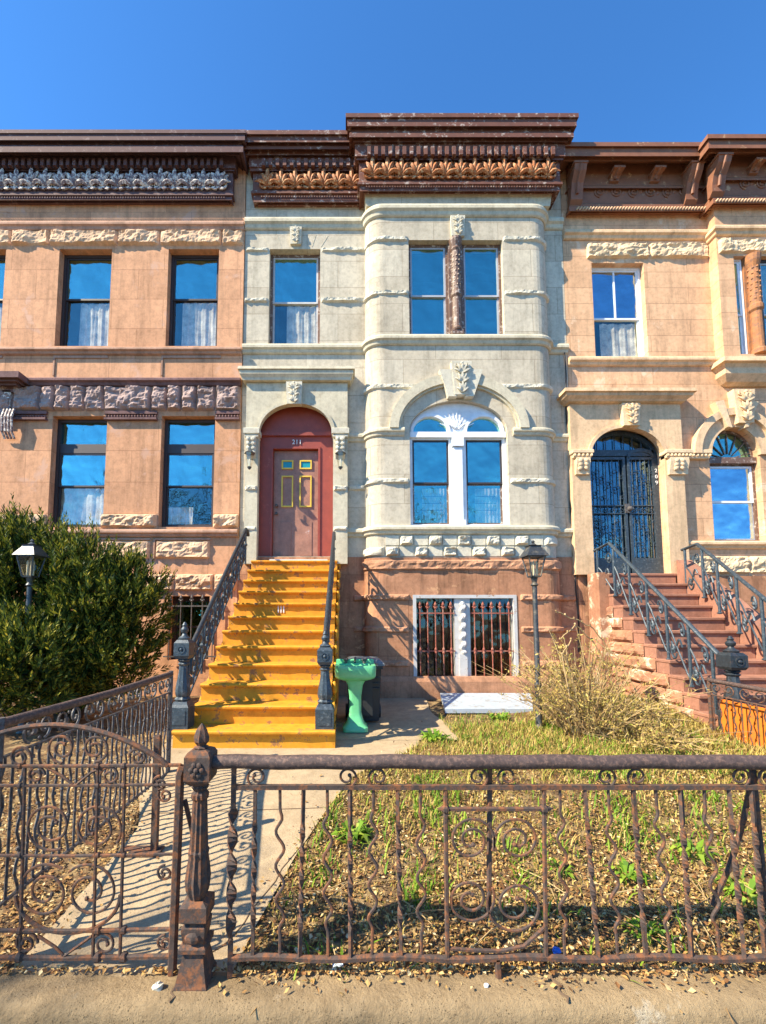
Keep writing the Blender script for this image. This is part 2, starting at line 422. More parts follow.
def frame4(mb, x0, x1, z0, z1, w, y0, y1, wt=None, wb=None):
    wt = wt or w; wb = wb or w
    mb.box(x0, x0+w, y0, y1, z0, z1); mb.box(x1-w, x1, y0, y1, z0, z1)
    mb.box(x0+w, x1-w, y0+.002, y1, z1-wt, z1); mb.box(x0+w, x1-w, y0+.002, y1, z0, z0+wb)
def window(house, rc, Y, split, fm, sm, rec=.13, fw=.06, sw=.035, curtain=None, vbar=False, transom=None, label=None, glass='glass', drop=0.0):
    x0, x1, z0, z1 = rc; yf = Y+rec
    mb = MB(); frame4(mb, x0, x1, z0, z1, fw, yf, yf+.09)
    zt = z1-fw
    if transom: mb.box(x0+fw, x1-fw, yf+.01, yf+.08, transom[0], transom[1])
    w = mb.build('window', M[fm], house, label=label)
    xa, xb, za = x0+fw, x1-fw, z0+fw
    top = transom[0] if transom else zt
    if transom:
        m = MB(); m.box(xa, xb, yf+.05, yf+.056, transom[1], zt); m.build('pane', M[glass], w)
    # upper sash in front, lower sash behind
    mb = MB(); frame4(mb, xa, xb, split, top, sw, yf+.02, yf+.045)
    if vbar: mb.box((xa+xb)/2-.016, (xa+xb)/2+.016, yf+.022, yf+.044, split+sw, top-sw)
    mb.build('sash', M[sm], w)
    mb = MB(); frame4(mb, xa, xb, za, split+.03, sw, yf+.048, yf+.075)
    mb.build('sash', M[sm], w)
    m = MB(); m.box(xa+sw, xb-sw, yf+.030, yf+.036, split+sw, top-sw); m.build('pane', M[glass], w)
    m = MB(); m.box(xa+sw, xb-sw, yf+.058, yf+.064, za+sw, split+.03-sw); m.build('pane', M['glass_cur' if curtain else glass], w)
    if curtain:
        # a hanging cloth with folds
        cx0 = xa+(xb-xa)*curtain[0]; cx1 = xa+(xb-xa)*curtain[1]; ct = za+(split-za)*curtain[2]; cb = za+(split-za)*(curtain[3] if len(curtain) > 3 else 0)
        m = MB(); n = 30; vs = []; fs = []
        for i in range(n+1):
            for j in range(5):
                u = i/n; v = j/4
                x = cx0+(cx1-cx0)*u; z = cb+(ct-cb)*v - .02*math.sin(u*9)*(1-v)
                vs.append((x, yf+.092+.012*math.sin(u*24+v*2.2)+.008*math.sin(u*61), z))
        for i in range(n):
            for j in range(4): fs.append((i*5+j, (i+1)*5+j, (i+1)*5+j+1, i*5+j+1))
        m.add(vs, fs); m.build('curtain', M['curtain'], w, smooth=True, recalc=False)
    return w
def rows(W, lst, zback=None):
    # stepped cornice profile from picture rows (out, y_top, y_bottom)
    p = [(-.25, Z(lst[0][1], W-lst[0][0]))]
    for o, a, b in lst:
        p.append((o, Z(a, W-o)))
        p.append((o, Z(b, W-o)))
    p.append((-.25, p[-1][1]))
    return p
def band(house, path, ztop, zbot, out, mat, name='string_course', lip=True):
    h = ztop-zbot
    prof = [(-.05, ztop), (out*.75, ztop), (out, ztop-h*.22), (out, ztop-h*.48), (out*.6, ztop-h*.62), (out*.45, zbot+h*.1), (out*.2, zbot), (-.05, zbot)]
    mb = MB(); mb.sweep(path, prof)
    return mb.build(name, M[mat], house)
def acanthus(mb, x, y, z, h, w, sd, flip=1):
    # one unit of a leaf frieze: pointed lobes fanning from a stem, tips curling out, a volute on each side
    r = random.Random(sd)
    zb = z-h*.34
    for k in range(5):
        a = PI*(.12+.19*k)+r.uniform(-.05,.05); L = h*(.80 if k == 2 else .70)*r.uniform(.9,1.08)
        q = [Vector((x+math.cos(a)*L*t*(.62+.1*t), y-.012-.055*math.sin(t*PI*.75), zb+math.sin(a)*L*t-.10*h*t*t*abs(math.cos(a)))) for t in (0,.25,.5,.75,1)]
        q.append(q[-1]+Vector((math.cos(a)*.10*h, -.02, -.07*h)))
        mb.tube(q, [h*.04,h*.085,h*.105,h*.085,h*.045,h*.008], 5, flat=.8)
    for s in (-1, 1):
        mb.tube([(x+s*w*.33+h*.17*a, y-.02, zb+.03*h+h*.17*b) for a, b in spiral(0, 0, 1, 1.15, PI/2, -s, 12)], [h*.055]*10+[h*.045]*3, 4)
        mb.tube([(x, y-.01, zb-h*.02), (x+s*w*.18, y-.03, zb-h*.14), (x+s*w*.33, y-.02, zb-h*.12)], [h*.05,h*.045,h*.03], 4)
    mb.ball((x+w*.5, y-.02, z+h*.05), h*.075, 6, 4)
    for k in range(4): mb.tube([(x+w*.5, y-.015, z+h*.05), (x+w*.5+h*.17*math.cos(k*PI/2+.8), y-.03, z+h*.05+h*.17*math.sin(k*PI/2+.8))], [h*.06,h*.01], 4)
def cornice(house, path, W, lst, dent, orn, mat, omat, dn=.125, uw=.36, spans=(), label=None):
    mb = MB(); mb.sweep(path, rows(W, lst)); c = mb.build('cornice', M[mat], house, label=label)
    for (x0, x1, y) in spans:
        n = int((x1-x0)/dn); m = MB(); zt, zb = Z(dent[1], W-dent[0]), Z(dent[2], W-dent[0])
        for i in range(n):
            a = x0+(x1-x0)*(i+.5)/n
            m.box(a-dn*.25, a+dn*.25, y-dent[0], y-dent[3], zb, zt)
        m.build('dentils', M[mat], c)
        n = max(1, round((x1-x0)/uw)); m = MB(); zt, zb = Z(orn[1], W-orn[0]), Z(orn[2], W-orn[0]); zc = (zt+zb)/2; h = zt-zb
        for i in range(n):
            acanthus(m, x0+(x1-x0)*(i+.5)/n, y-orn[0], zc, h, (x1-x0)/n, i*3+int(W*10), 1)
        m.build('leaf_frieze', M[omat], c, smooth=40)
        # rope moulding
        m = MB(); zr = Z(orn[3], W-orn[0])
        k = int((x1-x0)/.05)
        for i in range(k):
            m.ball((x0+(x1-x0)*(i+.5)/k, y-orn[0]-.005, zr), .020, 5, 3, (.9,.8,1))
        m.build('bead_moulding', M[mat], c)
    return c
def shell(house, x0, x1, zt, yb=15.0, y0=None):
    m = MB(); y0 = y0 or 8.15
    m.box(x0+.01, x1-.01, yb-.2, yb, 0, zt)
    m.box(x0+.01, x0+.2, y0, yb-.2, 0, zt); m.box(x1-.2, x1-.01, y0, yb-.2, 0, zt)
    m.box(x0+.2, x1-.2, y0+.02, yb-.2, zt-.2, zt-.01)
    for zf in (2.6, 6.55): m.box(x0+.2, x1-.2, y0+.6, yb-.2, zf-.15, zf)
    # partition so rooms stay dim
    m.box(x0+.2, x1-.2, y0+2.6, y0+2.7, .2, zt-.2)
    m.build('rear_walls_and_roof', M['interior'], house)
def area_window_grille(parent, x0, x1, z0, z1, y, n, mat, spear=True, name='grille', mid=None):
    mb = MB()
    for i in range(n):
        x = x0+(x1-x0)*(i+.5)/n
        mb.tube([(x,y,z0),(x,y,z1-.06)], .011, 6)
        if spear:
            mb.lathe([(.006,z1-.10),(.03,z1-.075),(.012,z1-.05),(.028,z1-.01),(.002,z1+.05)], x, y, 6)
            mb.ball((x-.028,y,z1-.05), .016, 5, 4); mb.ball((x+.028,y,z1-.05), .016, 5, 4)
        if mid: mb.lathe([(.01,mid-.07),(.026,mid-.03),(.016,mid),(.026,mid+.03),(.01,mid+.07)], x, y, 6)
    mb.box(x0, x1, y-.008, y+.008, z1-.18, z1-.155); mb.box(x0, x1, y-.008, y+.008, z0+.06, z0+.085)
    if mid: mb.box(x0, x1, y-.007, y+.007, mid-.012, mid+.012)
    return mb.build(name, M[mat], parent)

# ================================================================== LEFT HOUSE
LH = thing('row_house', 'salmon stone row house with a plum cornice, behind the dark evergreen', 'house', (-5.2, YL, GZ))
XLL = -9.2
ztopL = Z(131, YL-.40)
wins_u = [rect(57, 249, 110, 346, YL), rect(167, 249, 218, 346, YL), rect(-52, 249, 3, 346, YL)]
wins_l = [rect(50, 416, 105, 527, YL), rect(160, 416, 214, 527, YL)]
bas = rect(168, 596, 209, 660, YL)
z_b0 = Z(660, YL)
holes = [R4(*w) for w in wins_u+wins_l+[bas]]
pan = [rect(108, 539.5, 152, 561, YL), rect(155, 539.5, 211, 561, YL)]
mb = MB(); mb.plate([(XLL,GZ-.2),(XL-.004,GZ-.2),(XL-.004,Z(165,YL)),(XLL,Z(165,YL))], holes, YL, YL+.32)
mb.build('front_wall', M['salmon'], LH)
shell(LH, XLL, XL, ztopL-.05)
xr = X(228, 190, YL)
cornice(LH, [(XLL,YL),(xr,YL),(xr,YL+.25)], YL,
  [(.46,129.5,133),(.44,133,140),(.36,142,145),(.40,146,152),(.30,153,155),(.20,156,168),(.17,169,171),(.13,172,192),(.15,193,195),(.12,196,200),(.04,201,203)],
  (.27,158,165,.19), (.14,169,191,198), 'corn_left', 'corn_left_orn', spans=((XLL+.2, xr, YL),), uw=.29,
  label='plum brown cornice with pale leaf frieze')
m = MB(); m.sweep([(XLL,YL+.1),(XL-.012,YL+.1)], [(.1,ztopL-.08),(.1,Z(166,YL)),(.0,Z(166,YL)),(.0,ztopL-.08)]); m.build('frieze_wall', M['salmon_trim'], LH)
pw = [(XLL,YL),(XL-.006,YL)]
band(LH, pw, Z(220,YL-.08), Z(230,YL-.03), .08, 'salmon_trim')
m = MB(); za, zb = Z(246, YL), Z(231, YL)
xs = [XLL, X(-8,238,YL), X(12,238,YL), X(50,238,YL), X(118,238,YL), X(160,238,YL), X(222,238,YL), XL-.01]
for i in range(len(xs)-1): m.rock([(xs[i]+.006,YL),(xs[i+1]-.006,YL)], za, zb, .075, cell=.035, seed=i+2, base=.02)
m.build('rock_faced_lintel_course', M['salmon_lite'], LH)
for i, w in enumerate(wins_u):
    window(LH, w, YL, Z(300, YL+.15), 'darkframe', 'darkframe', rec=.14, fw=.055, curtain=[(.28,.98,.98),(.18,.95,1.0),(.1,.9,.9)][i])
band(LH, pw, Z(346,YL-.10), Z(354.5,YL-.03), .10, 'salmon_trim', 'sill_course')
# recessed panel outlines under the upper windows
for l, r in ((55,108),(163,221),(-50,2)):
    m = MB()
    x0, x1, z0, z1 = rect(l, 356, r, 376, YL)
    m.box(x0-.03, x0, YL-.018, YL, z0, z1); m.box(x0, x1, YL-.018, YL, z1-.05, z1)
    m.build('panel_moulding', M['salmon_trim'], LH)
band(LH, pw, Z(376.5,YL-.12), Z(386,YL-.04), .12, 'purple_trim')
m = MB(); za, zb = Z(411.5, YL), Z(387, YL)
k = 0
for l, r in ((-60,-34),(-34,-8),(-8,14),(14,42),(42,56),(56,71),(71,86),(86,105),(105,152),(152,168),(168,182),(182,197),(197,216),(216,241)):
    x0 = X(l,399,YL); x1 = X(r,399,YL); k += 1
    m.rock([(x0+.006,YL),(min(x1,XL-.01)-.006,YL)], za, zb, .12, cell=.035, seed=k*2.1, base=.02, chunk=.2)
m.build('rock_faced_lintel_course', M['purple_rock'], LH)
for l, r in ((-60,48),(106,158),(216,240)):
    x0, x1, z0, z1 = rect(l, 412, r, 421, YL)
    x1 = min(x1, XL-.01)
    m = MB(); m.box(x0, x1, YL-.05, YL, z1-.06, z1); m.box(x0, x1, YL-.075, YL, z0, z0+.04)
    n = int((x1-x0)/.055)
    for i in range(n): m.ball((x0+(x1-x0)*(i+.5)/n, YL-.03, (z0+.04+z1-.06)/2), .03, 5, 3, (.8,1,1))
    m.build('impost_moulding', M['purple_trim'], LH)
for i, w in enumerate(wins_l):
    window(LH, w, YL, Z(487, YL+.15), 'darkframe', 'darkframe', rec=.14, fw=.06, transom=(Z(453,YL+.14), Z(444,YL+.14)),
           curtain=[(.02,.98,1.0),(.0,.55,.5)][i])
# chamfer strips, rock blocks beside the lower window bases
for k, (l, r) in enumerate(((-40,46),(101,157),(213,241))):
    m = MB()
    x0, x1, z0, z1 = rect(l, 514, r, 528, YL); x1 = min(x1, XL-.01)
    m.rock([(x0,YL),(x1,YL)], z0, z1, .10, cell=.035, seed=k*5+1.5, base=.02, chunk=.25)
    m.build('rock_faced_sill_block', M['salmon_lite'], LH)
band(LH, pw, Z(529,YL-.10), Z(537,YL-.03), .11, 'salmon_trim', 'sill_course')
m = MB()
for k, (l, r) in enumerate(((100,150),(156,210))):
    x0, x1, z0, z1 = rect(l, 541, r, 559, YL); m.rock([(x0,YL),(x1,YL)], z0, z1, .07, cell=.035, seed=k*5+9, base=.02, chunk=.3)
m.build('rock_faced_panel', M['salmon_lite'], LH)
m = MB()
for l, r in ((99,151),(155,211)):
    x0, x1, z0, z1 = rect(l, 539.5, r, 560.5, YL)
    m.box(x0-.02, x0+.004, YL-.03, YL, z0, z1); m.box(x0, x1, YL-.03, YL, z1-.012, z1+.02)
m.build('panel_moulding', M['salmon_trim'], LH)
m = MB(); zc, zd = Z(591,YL), Z(574,YL)
for k, (l, r) in enumerate(((40,95),(95,146),(147,175),(175,214),(214,241))):
    m.rock([(X(l,582,YL),YL),(min(X(r,582,YL),XL-.01)-.01,YL)], zc, zd, .09, cell=.035, seed=k*4+31, base=.02)
m.build('rock_faced_base_course', M['salmon_lite'], LH)
window(LH, bas, YL, (bas[2]+bas[3])/2, 'darkframe', 'darkframe', rec=.18)
area_window_grille(LH, bas[0]-.03, bas[1]+.2, bas[2], Z(597,YL-.1), YL-.1, 5, 'silver', name='window_grille')
# projecting door hood at the far left
xh = X(15, 380, YL)
m = MB(); m.sweep([(XLL,YL),(xh,YL),(xh,YL+.1)], rows(YL, [(.34,371,377),(.26,378,381),(.18,382,385),(.06,386,392)])); hd = m.build('door_hood', M['purple_trim'], LH)
m = MB()
x0 = X(1,400,YL-.1)
m.box(XLL, X(10,400,YL-.06), YL-.06, YL, Z(425,YL), Z(392,YL))
for i in range(4):
    x = X(3+i*3.2,420,YL-.12); m.tube([(x,YL-.05,Z(440,YL)),(x,YL-.13,Z(434,YL)),(x,YL-.15,Z(420,YL)),(x,YL-.1,Z(412,YL))], .022, 6)
m.build('hood_bracket', M['corn_left_orn'], hd)

# ================================================================== MIDDLE HOUSE
MH = thing('row_house', 'cream stone row house with a rounded bay and a peeling brown and orange cornice', 'house', (1.1, YR, GZ))
bl, brr = X(365.5, 440, YR), X(550.5, 440, YR)          # bay ends on the recess wall
rx, ry = .34, YR-YB
def baypath(n=8, o=0):
    p = []
    for i in range(n+1):
        a = PI/2*i/n; p.append((bl+rx*(1-math.cos(a)), YR-ry*math.sin(a)))
    q = []
    for i in range(n+1):
        a = PI/2*(1-i/n); q.append((brr-rx*(1-math.cos(a)), YR-ry*math.sin(a)))
    return p+q
BP = baypath()
pcl = [(XL+.004, YR)]+BP+[(XM-.004, YR)]                # full front path
Zb = lambda py: Z(py, YB)
Zr = lambda py: Z(py, YR)
ztopM = Z(131, YR-.42)
win_ul = rect(269, 249, 320, 345.5, YR)
YP = 7.67                                                # portal front plane
px0, px1 = X(245, 470, YP), X(347.5, 470, YP)
ax0, ax1 = X(257.5, 480, YP), X(333, 480, YP); a_s = Z(431, YP); a_t = Z(402.5, YP)
TH_Z = Z(561.5, 7.80)                                    # threshold
doorhole = R4(ax0-.02, ax1+.02, TH_Z-.02, a_t+.05)
zbase = Z(557, YR)
m = MB(); m.plate([(XL+.004,zbase),(bl+.03,zbase),(bl+.03,Zr(160)),(XL+.004,Zr(160))],
                  [R4(*win_ul), R4(ax0-.02, ax1+.02, zbase+.01, a_t+.05)], YR, YR+.32)
m.build('front_wall', M['cream'], MH, label='flat cream wall above and around the doorway')
m = MB(); m.plate([(brr-.03,zbase),(XM-.004,zbase),(XM-.004,Zr(160)),(brr-.03,Zr(160))], [], YR, YR+.32)
m.build('front_wall', M['cream'], MH, label='narrow strip of wall right of the bay')
# bay walls
bu = rect(409, 240, 503.5, 336, YB)
bx0, bx1 = X(410, 470, YB), X(508.5, 470, YB); b_s = Zb(431); b_t = Zb(400.5); bz0 = Zb(525)
bb = rect(413, 595, 517, 692, YB)
fx0, fx1 = bl+rx, brr-rx
zb1 = Zb(557.5)
m = MB(); m.plate([(fx0,zb1),(fx1,zb1),(fx1,Zb(186)),(fx0,Zb(186))], [R4(*bu), archpoly(bx0,bx1,bz0,b_s,b_t)], YB, YB+.30)
for pts in (BP[:9], BP[9:]):
    n = len(pts); vs = []
    for z in (zb1, Zb(186)): vs += [(x,y,z) for x, y in pts]+[(x,y+.28 if True else y,z) for x, y in pts]
    fs = []
    for i in range(n-1): fs.append((i,i+1,2*n+i+1,2*n+i))
    m.add(vs, fs)
m.build('bay_wall', M['cream'], MH)
GZB = GZ-.15
m = MB(); m.plate([(fx0,GZB),(fx1,GZB),(fx1,zb1-.004),(fx0,zb1-.004)], [R4(*bb)], YB-.03, YB+.30)
BP2 = [(x-.03*(1 if x < 1.9 else -1), y-.03) for x, y in BP]
for pts in (BP2[:9], BP2[9:]):
    n = len(pts); vs = []
    for z in (GZB, zb1-.004): vs += [(x,y,z) for x, y in pts]
    m.add(vs, [(i,i+1,n+i+1,n+i) for i in range(n-1)])
m.box(bl-.03, fx0, YR-.04, YR+.2, GZB, zb1-.004); m.box(fx1, brr+.03, YR-.04, YR+.2, GZB, zb1-.004)
m.add([(BP2[8][0],YB-.03,GZB),(fx0+.001,YB-.03,GZB),(fx0+.001,YB-.03,zb1-.004),(BP2[8][0],YB-.03,zb1-.004)], [(0,1,2,3)])
m.add([(BP2[9][0],YB-.03,GZB),(fx1-.001,YB-.03,GZB),(fx1-.001,YB-.03,zb1-.004),(BP2[9][0],YB-.03,zb1-.004)], [(0,1,2,3)])
# ledge on top of the wider base
m.box(XL+.004, bl-.03, YR-.02, YR+.3, GZB, zbase-.004); m.box(brr+.03, XM-.004, YR-.02, YR+.3, GZB, zbase-.004)
m.build('brownstone_base', M['brown'], MH)
shell(MH, XL, XM, ztopM-.05)
# cornice: recess part and bay part
xlc = X(261, 180, YR)
bcl, bcr = X(363, 190, YR)+.03, X(549, 190, YR)-.10
cornice(MH, [(xlc,YR+.25),(xlc,YR),(bcl+.05,YR)], YR,
  [(.44,130,134),(.40,135,142),(.32,143,145),(.34,146,149),(.26,150,155),(.20,156,167),(.18,168,171),(.13,172,190),(.16,191,193),(.12,195,202),(.05,203,205)],
  (.27,158,165,.19), (.14,170,190,197), 'corn_mid', 'corn_mid_orn', spans=((xlc+.03, bcl-.12, YR),), uw=.28, dn=.135,
  label='lower peeling cornice over the doorway side')
YC = YB
cornice(MH, [(bcl,YR+.4),(bcl,YC),(bcr,YC),(bcr,YR+.4)], YC,
  [(.38,113,117),(.35,118,126),(.28,128,132),(.31,133,137),(.24,138,142),(.20,143,156),(.17,157,160),(.12,161,181),(.15,182,184),(.11,186,191),(.03,192,193)],
  (.27,146,154,.19), (.13,159,180,187), 'corn_mid', 'corn_mid_orn', spans=((bcl, bcr, YC),), uw=.29, dn=.135,
  label='taller peeling cornice capping the bay')
m = MB()
m.box(bcl+.02, bcr-.02, YC+.02, YR+.5, Zb(200), Zb(150)); m.box(XL+.004, xlc+.05, YR+.05, YR+.2, Zr(200), ztopM-.1)
m.box(bcr, XM-.01, YR+.02, YR+.2, Zr(200), ztopM-.1)
m.build('frieze_wall', M['cream_trim'], MH)
# flared frieze above the curved band
m = MB(); m.sweep([(bcl,YR),(bcl,YC),(bcr,YC),(bcr,YR)], [(-.1,Zb(193)),(.01,Zb(193)),(-.02,Zb(205)),(-.1,Zb(206))]); m.build('bay_frieze', M['cream_trim'], MH)
def fb(py_bay0, py_bay1, out, mat='cream_trim', name='string_course'):
    band(MH, pcl, Zb(py_bay0), Zb(py_bay1), out, mat, name)
fb(207, 217.5, .09)
fb(336.5, 345.5, .09, name='sill_course')
# band at arch spring, broken by the arch opening and the portal
band(MH, [p for p in pcl if p[0] < fx0-.0001 and p[0] > px1]+[(bx0-.10, YB)], Zb(428.5), Zb(436), .07, 'cream_trim')
band(MH, [(px1,YR)]+[p for p in BP[:9]]+[(bx0-.10,YB)], Zb(428.3), Zb(436.2), .071, 'cream_trim')
band(MH, [(bx1+.10,YB)]+BP[9:]+[(XM-.004,YR)], Zb(428.5), Zb(436), .07, 'cream_trim')
band(MH, [(px1,YR)]+BP+[(XM-.004,YR)], Zb(526), Zb(534.5), .09, 'cream_trim', 'sill_course')
# torn rock-faced joint strips
def strip(path, py0, py1, d=.045, sd=0, zf=Zb):
    m = MB(); m.rock(path, zf(py1), zf(py0), d, cell=.03, seed=sd, base=.012, chunk=.12); return m
for k, py in enumerate((236.5, 290)):
    strip(BP[:9]+[(bu[0]-.01,YB)], py, py+5.5, sd=k*3+1).build('rock_faced_strip', M['cream_rock'], MH)
    strip([(bu[1]+.01,YB)]+BP[9:], py, py+5.5, sd=k*3+2).build('rock_faced_strip', M['cream_rock'], MH)
    strip([(XL+.01,YR),(win_ul[0]-.02,YR)], py+11 if k == 0 else py+8, py+16 if k == 0 else py+13, sd=k+11, zf=Zr).build('rock_faced_strip', M['cream_rock'], MH)
    strip([(win_ul[1]+.02,YR),(bl,YR)], py+11 if k == 0 else py+8, py+16 if k == 0 else py+13, sd=k+17, zf=Zr).build('rock_faced_strip', M['cream_rock'], MH)
for sd, (py, a, b) in enumerate(((383.5, BP[:9]+[(X(425,386,YB),YB)], [(X(496,386,YB),YB)]+BP[9:]), (478, BP[:9]+[(bx0-.02,YB)], [(bx1+.02,YB)]+BP[9:]))):
    strip(a, py, py+6, sd=sd+31).build('rock_faced_strip', M['cream_rock'], MH)
    strip(b, py, py+6, sd=sd+37).build('rock_faced_strip', M['cream_rock'], MH)
strip([(px1+.01,YR),(bl,YR)], 485, 491, sd=44, zf=Zr).build('rock_faced_strip', M['cream_rock'], MH)
# alternating checker course
m = MB(); n = 13; path_len = fx1-fx0
cw = path_len/11
for i in range(11):
    for j in range(2):
        z0 = Zb(557-11*j-.5); z1 = Zb(557-11*(j+1)+.5)
        if (i+j) % 2 == 0:
            m.rock([(fx0+cw*i+.01,YB),(fx0+cw*(i+1)-.01,YB)], z0, z1, .10, cell=.03, seed=i*2+j+50, base=.03)
        else:
            m.box(fx0+cw*i+.008, fx0+cw*(i+1)-.008, YB-.014, YB, z0+.006, z1-.006)
m.rock(BP[:9], Zb(557), Zb(546.5), .06, cell=.04, seed=80, base=.02); m.rock(BP[9:], Zb(546), Zb(535), .06, cell=.04, seed=81, base=.02)
m.build('checker_rock_course', M['cream_rock'], MH)
# base: rough ledge and rock strips
m = MB(); m.rock([(BP2[0][0],BP2[0][1])]+BP2[1:], Zb(571), Zb(559.5), .05, cell=.035, seed=90, base=.012, chunk=.2)
m.build('rock_faced_base_course', M['brown_rock'], MH)
k = 0
for py in (594, 626, 660):
    for pth in (BP2[:9]+[(bb[0]-.06,YB-.03)], [(bb[1]+.06,YB-.03)]+BP2[9:], [(px1+.1,YR-.02),(bl-.03,YR-.02)], [(brr+.03,YR-.02),(XM-.02,YR-.02)]):
        k += 1; m = MB(); m.rock(pth, Zb(py+7), Zb(py), .06, cell=.035, seed=k+100, base=.012, chunk=.15)
        m.build('rock_faced_strip', M['brown_rock'], MH)
m = MB(); m.sweep([(px1+.1,YR-.02)]+[(BP2[0][0],YR-.04)]+BP2[1:-1]+[(BP2[-1][0],YR-.04),(XM-.02,YR-.02)], [(-.05,Zb(676)),(.04,Zb(676)),(.07,Zb(681)),(.07,GZB),(-.05,GZB)])
b_ = m  # plinth, split round the window by its sill height
b_.build('plinth', M['brown_rock'], MH)

# upper left window, keystone
window(MH, win_ul, YR, Zr(298), 'brownframe', 'greyframe', rec=.13, fw=.05, curtain=(.3,1.0,1.0,.05))
def keystone(l, t, r, b, Y, mat, parent=MH, taper=.06, out=.10, seed=0):
    x0, x1, z0, z1 = rect(l, t, r, b, Y); c = (x0+x1)/2; w = (x1-x0)/2
    m = MB(); m.prism([(c-w*(1-taper*2),z0),(c+w*(1-taper*2),z0),(c+w,z1),(c-w,z1)], Y-out*.55, Y+.03)
    rr = random.Random(seed+int(l))
    h = z1-z0; yy = Y-out*.55
    for j in range(3):
        zb = z0+h*(.06+.28*j); ww = w*(.62+.12*j)
        for k in range(5):
            a = PI*(.1+.2*k)
            q = [Vector((c+math.cos(a)*ww*t, yy-.012-.03*math.sin(t*PI*.8), zb+math.sin(a)*h*.30*t+.03*h*t)) for t in (0,.35,.7,1)]
            m.tube(q, [w*.05,w*.13,w*.11,w*.02], 4)
    m.ball((c, yy-.03, z0+h*.90), w*.16, 8, 6)
    for s in (-1, 1): m.tube([(c+s*w*.45+w*.24*a, yy-.02, z0+h*.86+w*.24*b) for a, b in spiral(0,0,1,1.2,PI/2,-s,12)], w*.07, 4)
    return m.build('keystone', M[mat], parent, smooth=40)
keystone(290, 229, 302, 246, YR, 'cream_rock')
keystone(450, 218, 464.5, 238, YB, 'cream_rock')
# voussoir joints of the flat lintels
def vous(parent, lines, Y, mat):
    m = MB()
    for (a, b, c, d) in lines:
        p = at(a,b,Y); q = at(c,d,Y); m.tube([p, q], .006, 4)
    m.build('voussoir_joints', M[mat], parent)
vous(MH, [(263,236,270,247),(328,236,321,247),(277,235,281,247),(316,235,312,247)], YR, 'cream_trim')
# bay upper window: pair with carved column
mid0, mid1 = X(449.5,290,YB), X(463.5,290,YB)
window(MH, (bu[0],mid0,bu[2],bu[3]), YB, Zb(292), 'brownframe', 'alum', rec=.10, fw=.045)
window(MH, (mid1,bu[1],bu[2],bu[3]), YB, Zb(292), 'brownframe', 'alum', rec=.10, fw=.045)
m = MB(); c = (mid0+mid1)/2; y = YB+.06
m.box(mid0, mid1, YB+.04, YB+.22, bu[2], bu[3])
m.cbox(c-.11, c+.11, y-.12, y+.1, bu[2], bu[2]+.10); 
m.lathe([(.10,bu[2]+.1),(.11,bu[2]+.13),(.085,bu[2]+.17),(.082,Zb(298)),(.105,Zb(296)),(.105,Zb(293)),(.085,Zb(291)),(.08,Zb(252)),(.10,Zb(250)),(.085,Zb(248)),(.13,Zb(242)),(.13,bu[3])], c, y-.04, 14)
for i in range(60):   # spiral carving on the upper drum
    a = i*.8; z = Zb(290)+(Zb(253)-Zb(290))*i/60; m.ball((c+.08*math.cos(a), y-.04+.08*math.sin(a), z), .02, 4, 3)
m.build('carved_column', M['brownframe'], MH, label='weathered carved column between the upper bay windows')
# bay arched window
keyc = (bx0+bx1)/2
ringr = (X(527,425,YB)-X(391,425,YB))/2
m = MB(); r1 = X(527.5,425,YB)-keyc; zr1 = Zb(377)-b_s
m.ring(keyc, b_s+.03, r1-.17, zr1-.18, r1, zr1, YB-.09, YB+.02)
m.ring(keyc, b_s+.03, r1-.21, zr1-.22, r1-.17, zr1-.18, YB-.05, YB+.02)
m.build('arch_moulding', M['cream_trim'], MH)
m = MB()
for (l, r, l2, r2) in ((438,451,447,455.5),(467,481,463.5,472)):
    pz0, pz1 = Zb(399.5), Zb(373)
    m.prism([(X(l2,399,YB),pz0),(X(r2,399,YB),pz0),(X(r,373,YB),pz1),(X(l,373,YB),pz1)], YB-.12, YB+.02)
m.build('flanking_voussoirs', M['cream_rock'], MH)
keystone(450, 365, 470, 398, YB, 'cream_rock', taper=.14, out=.24)
yw = YB+.10
fw = .055
m = MB(); m.plate(archpoly(bx0,bx1,bz0,b_s,b_t), [], yw, yw+.02)   # backing replaced below by openings
m = MB()
L1 = (X(413.5,480,YB), X(450.5,480,YB)); L2 = (X(468,480,YB), X(505,480,YB))
zt1 = Zb(437.5); zs2 = Zb(430.5)
hol = [R4(L1[0],L1[1],Zb(523),zt1), R4(L2[0],L2[1],Zb(523),zt1)]
for l, r in (L1, L2):
    c = (l+r)/2; q = (r-l)/2-.02
    hol.append(archpoly(c-q, c+q, zs2, zs2+.01, zs2+q*.92))
m.plate(archpoly(bx0,bx1,bz0,b_s,b_t), hol, yw, yw+.07)
m.box(bx0+.01, bx1-.01, yw-.05, yw-.002, Zb(436), Zb(430.5))                    # transom moulding
for l, r in (L1, L2):
    c = (l+r)/2; q = (r-l)/2
    m.ring(c, zs2+.01, q-.02, q*.92-.02, q+.035, q*.92+.035, yw-.035, yw-.002)
cm = (L1[1]+L2[0])/2
m.box(cm-.085, cm+.085, yw-.04, yw-.002, Zb(521), Zb(446)); m.box(cm-.11, cm+.11, yw-.07, yw-.003, Zb(445), Zb(436.5)); m.box(cm-.12, cm+.12, yw-.06, yw-.003, Zb(525), Zb(519))
for k in range(5):    # palmette
    a = PI*(.22+.14*k); m.ball((cm+.11*math.cos(a), yw-.02, Zb(428)+.12*math.sin(a)), 1, 6, 4, (.025,.02,.095), Euler((0, PI/2-a, 0)).to_matrix())
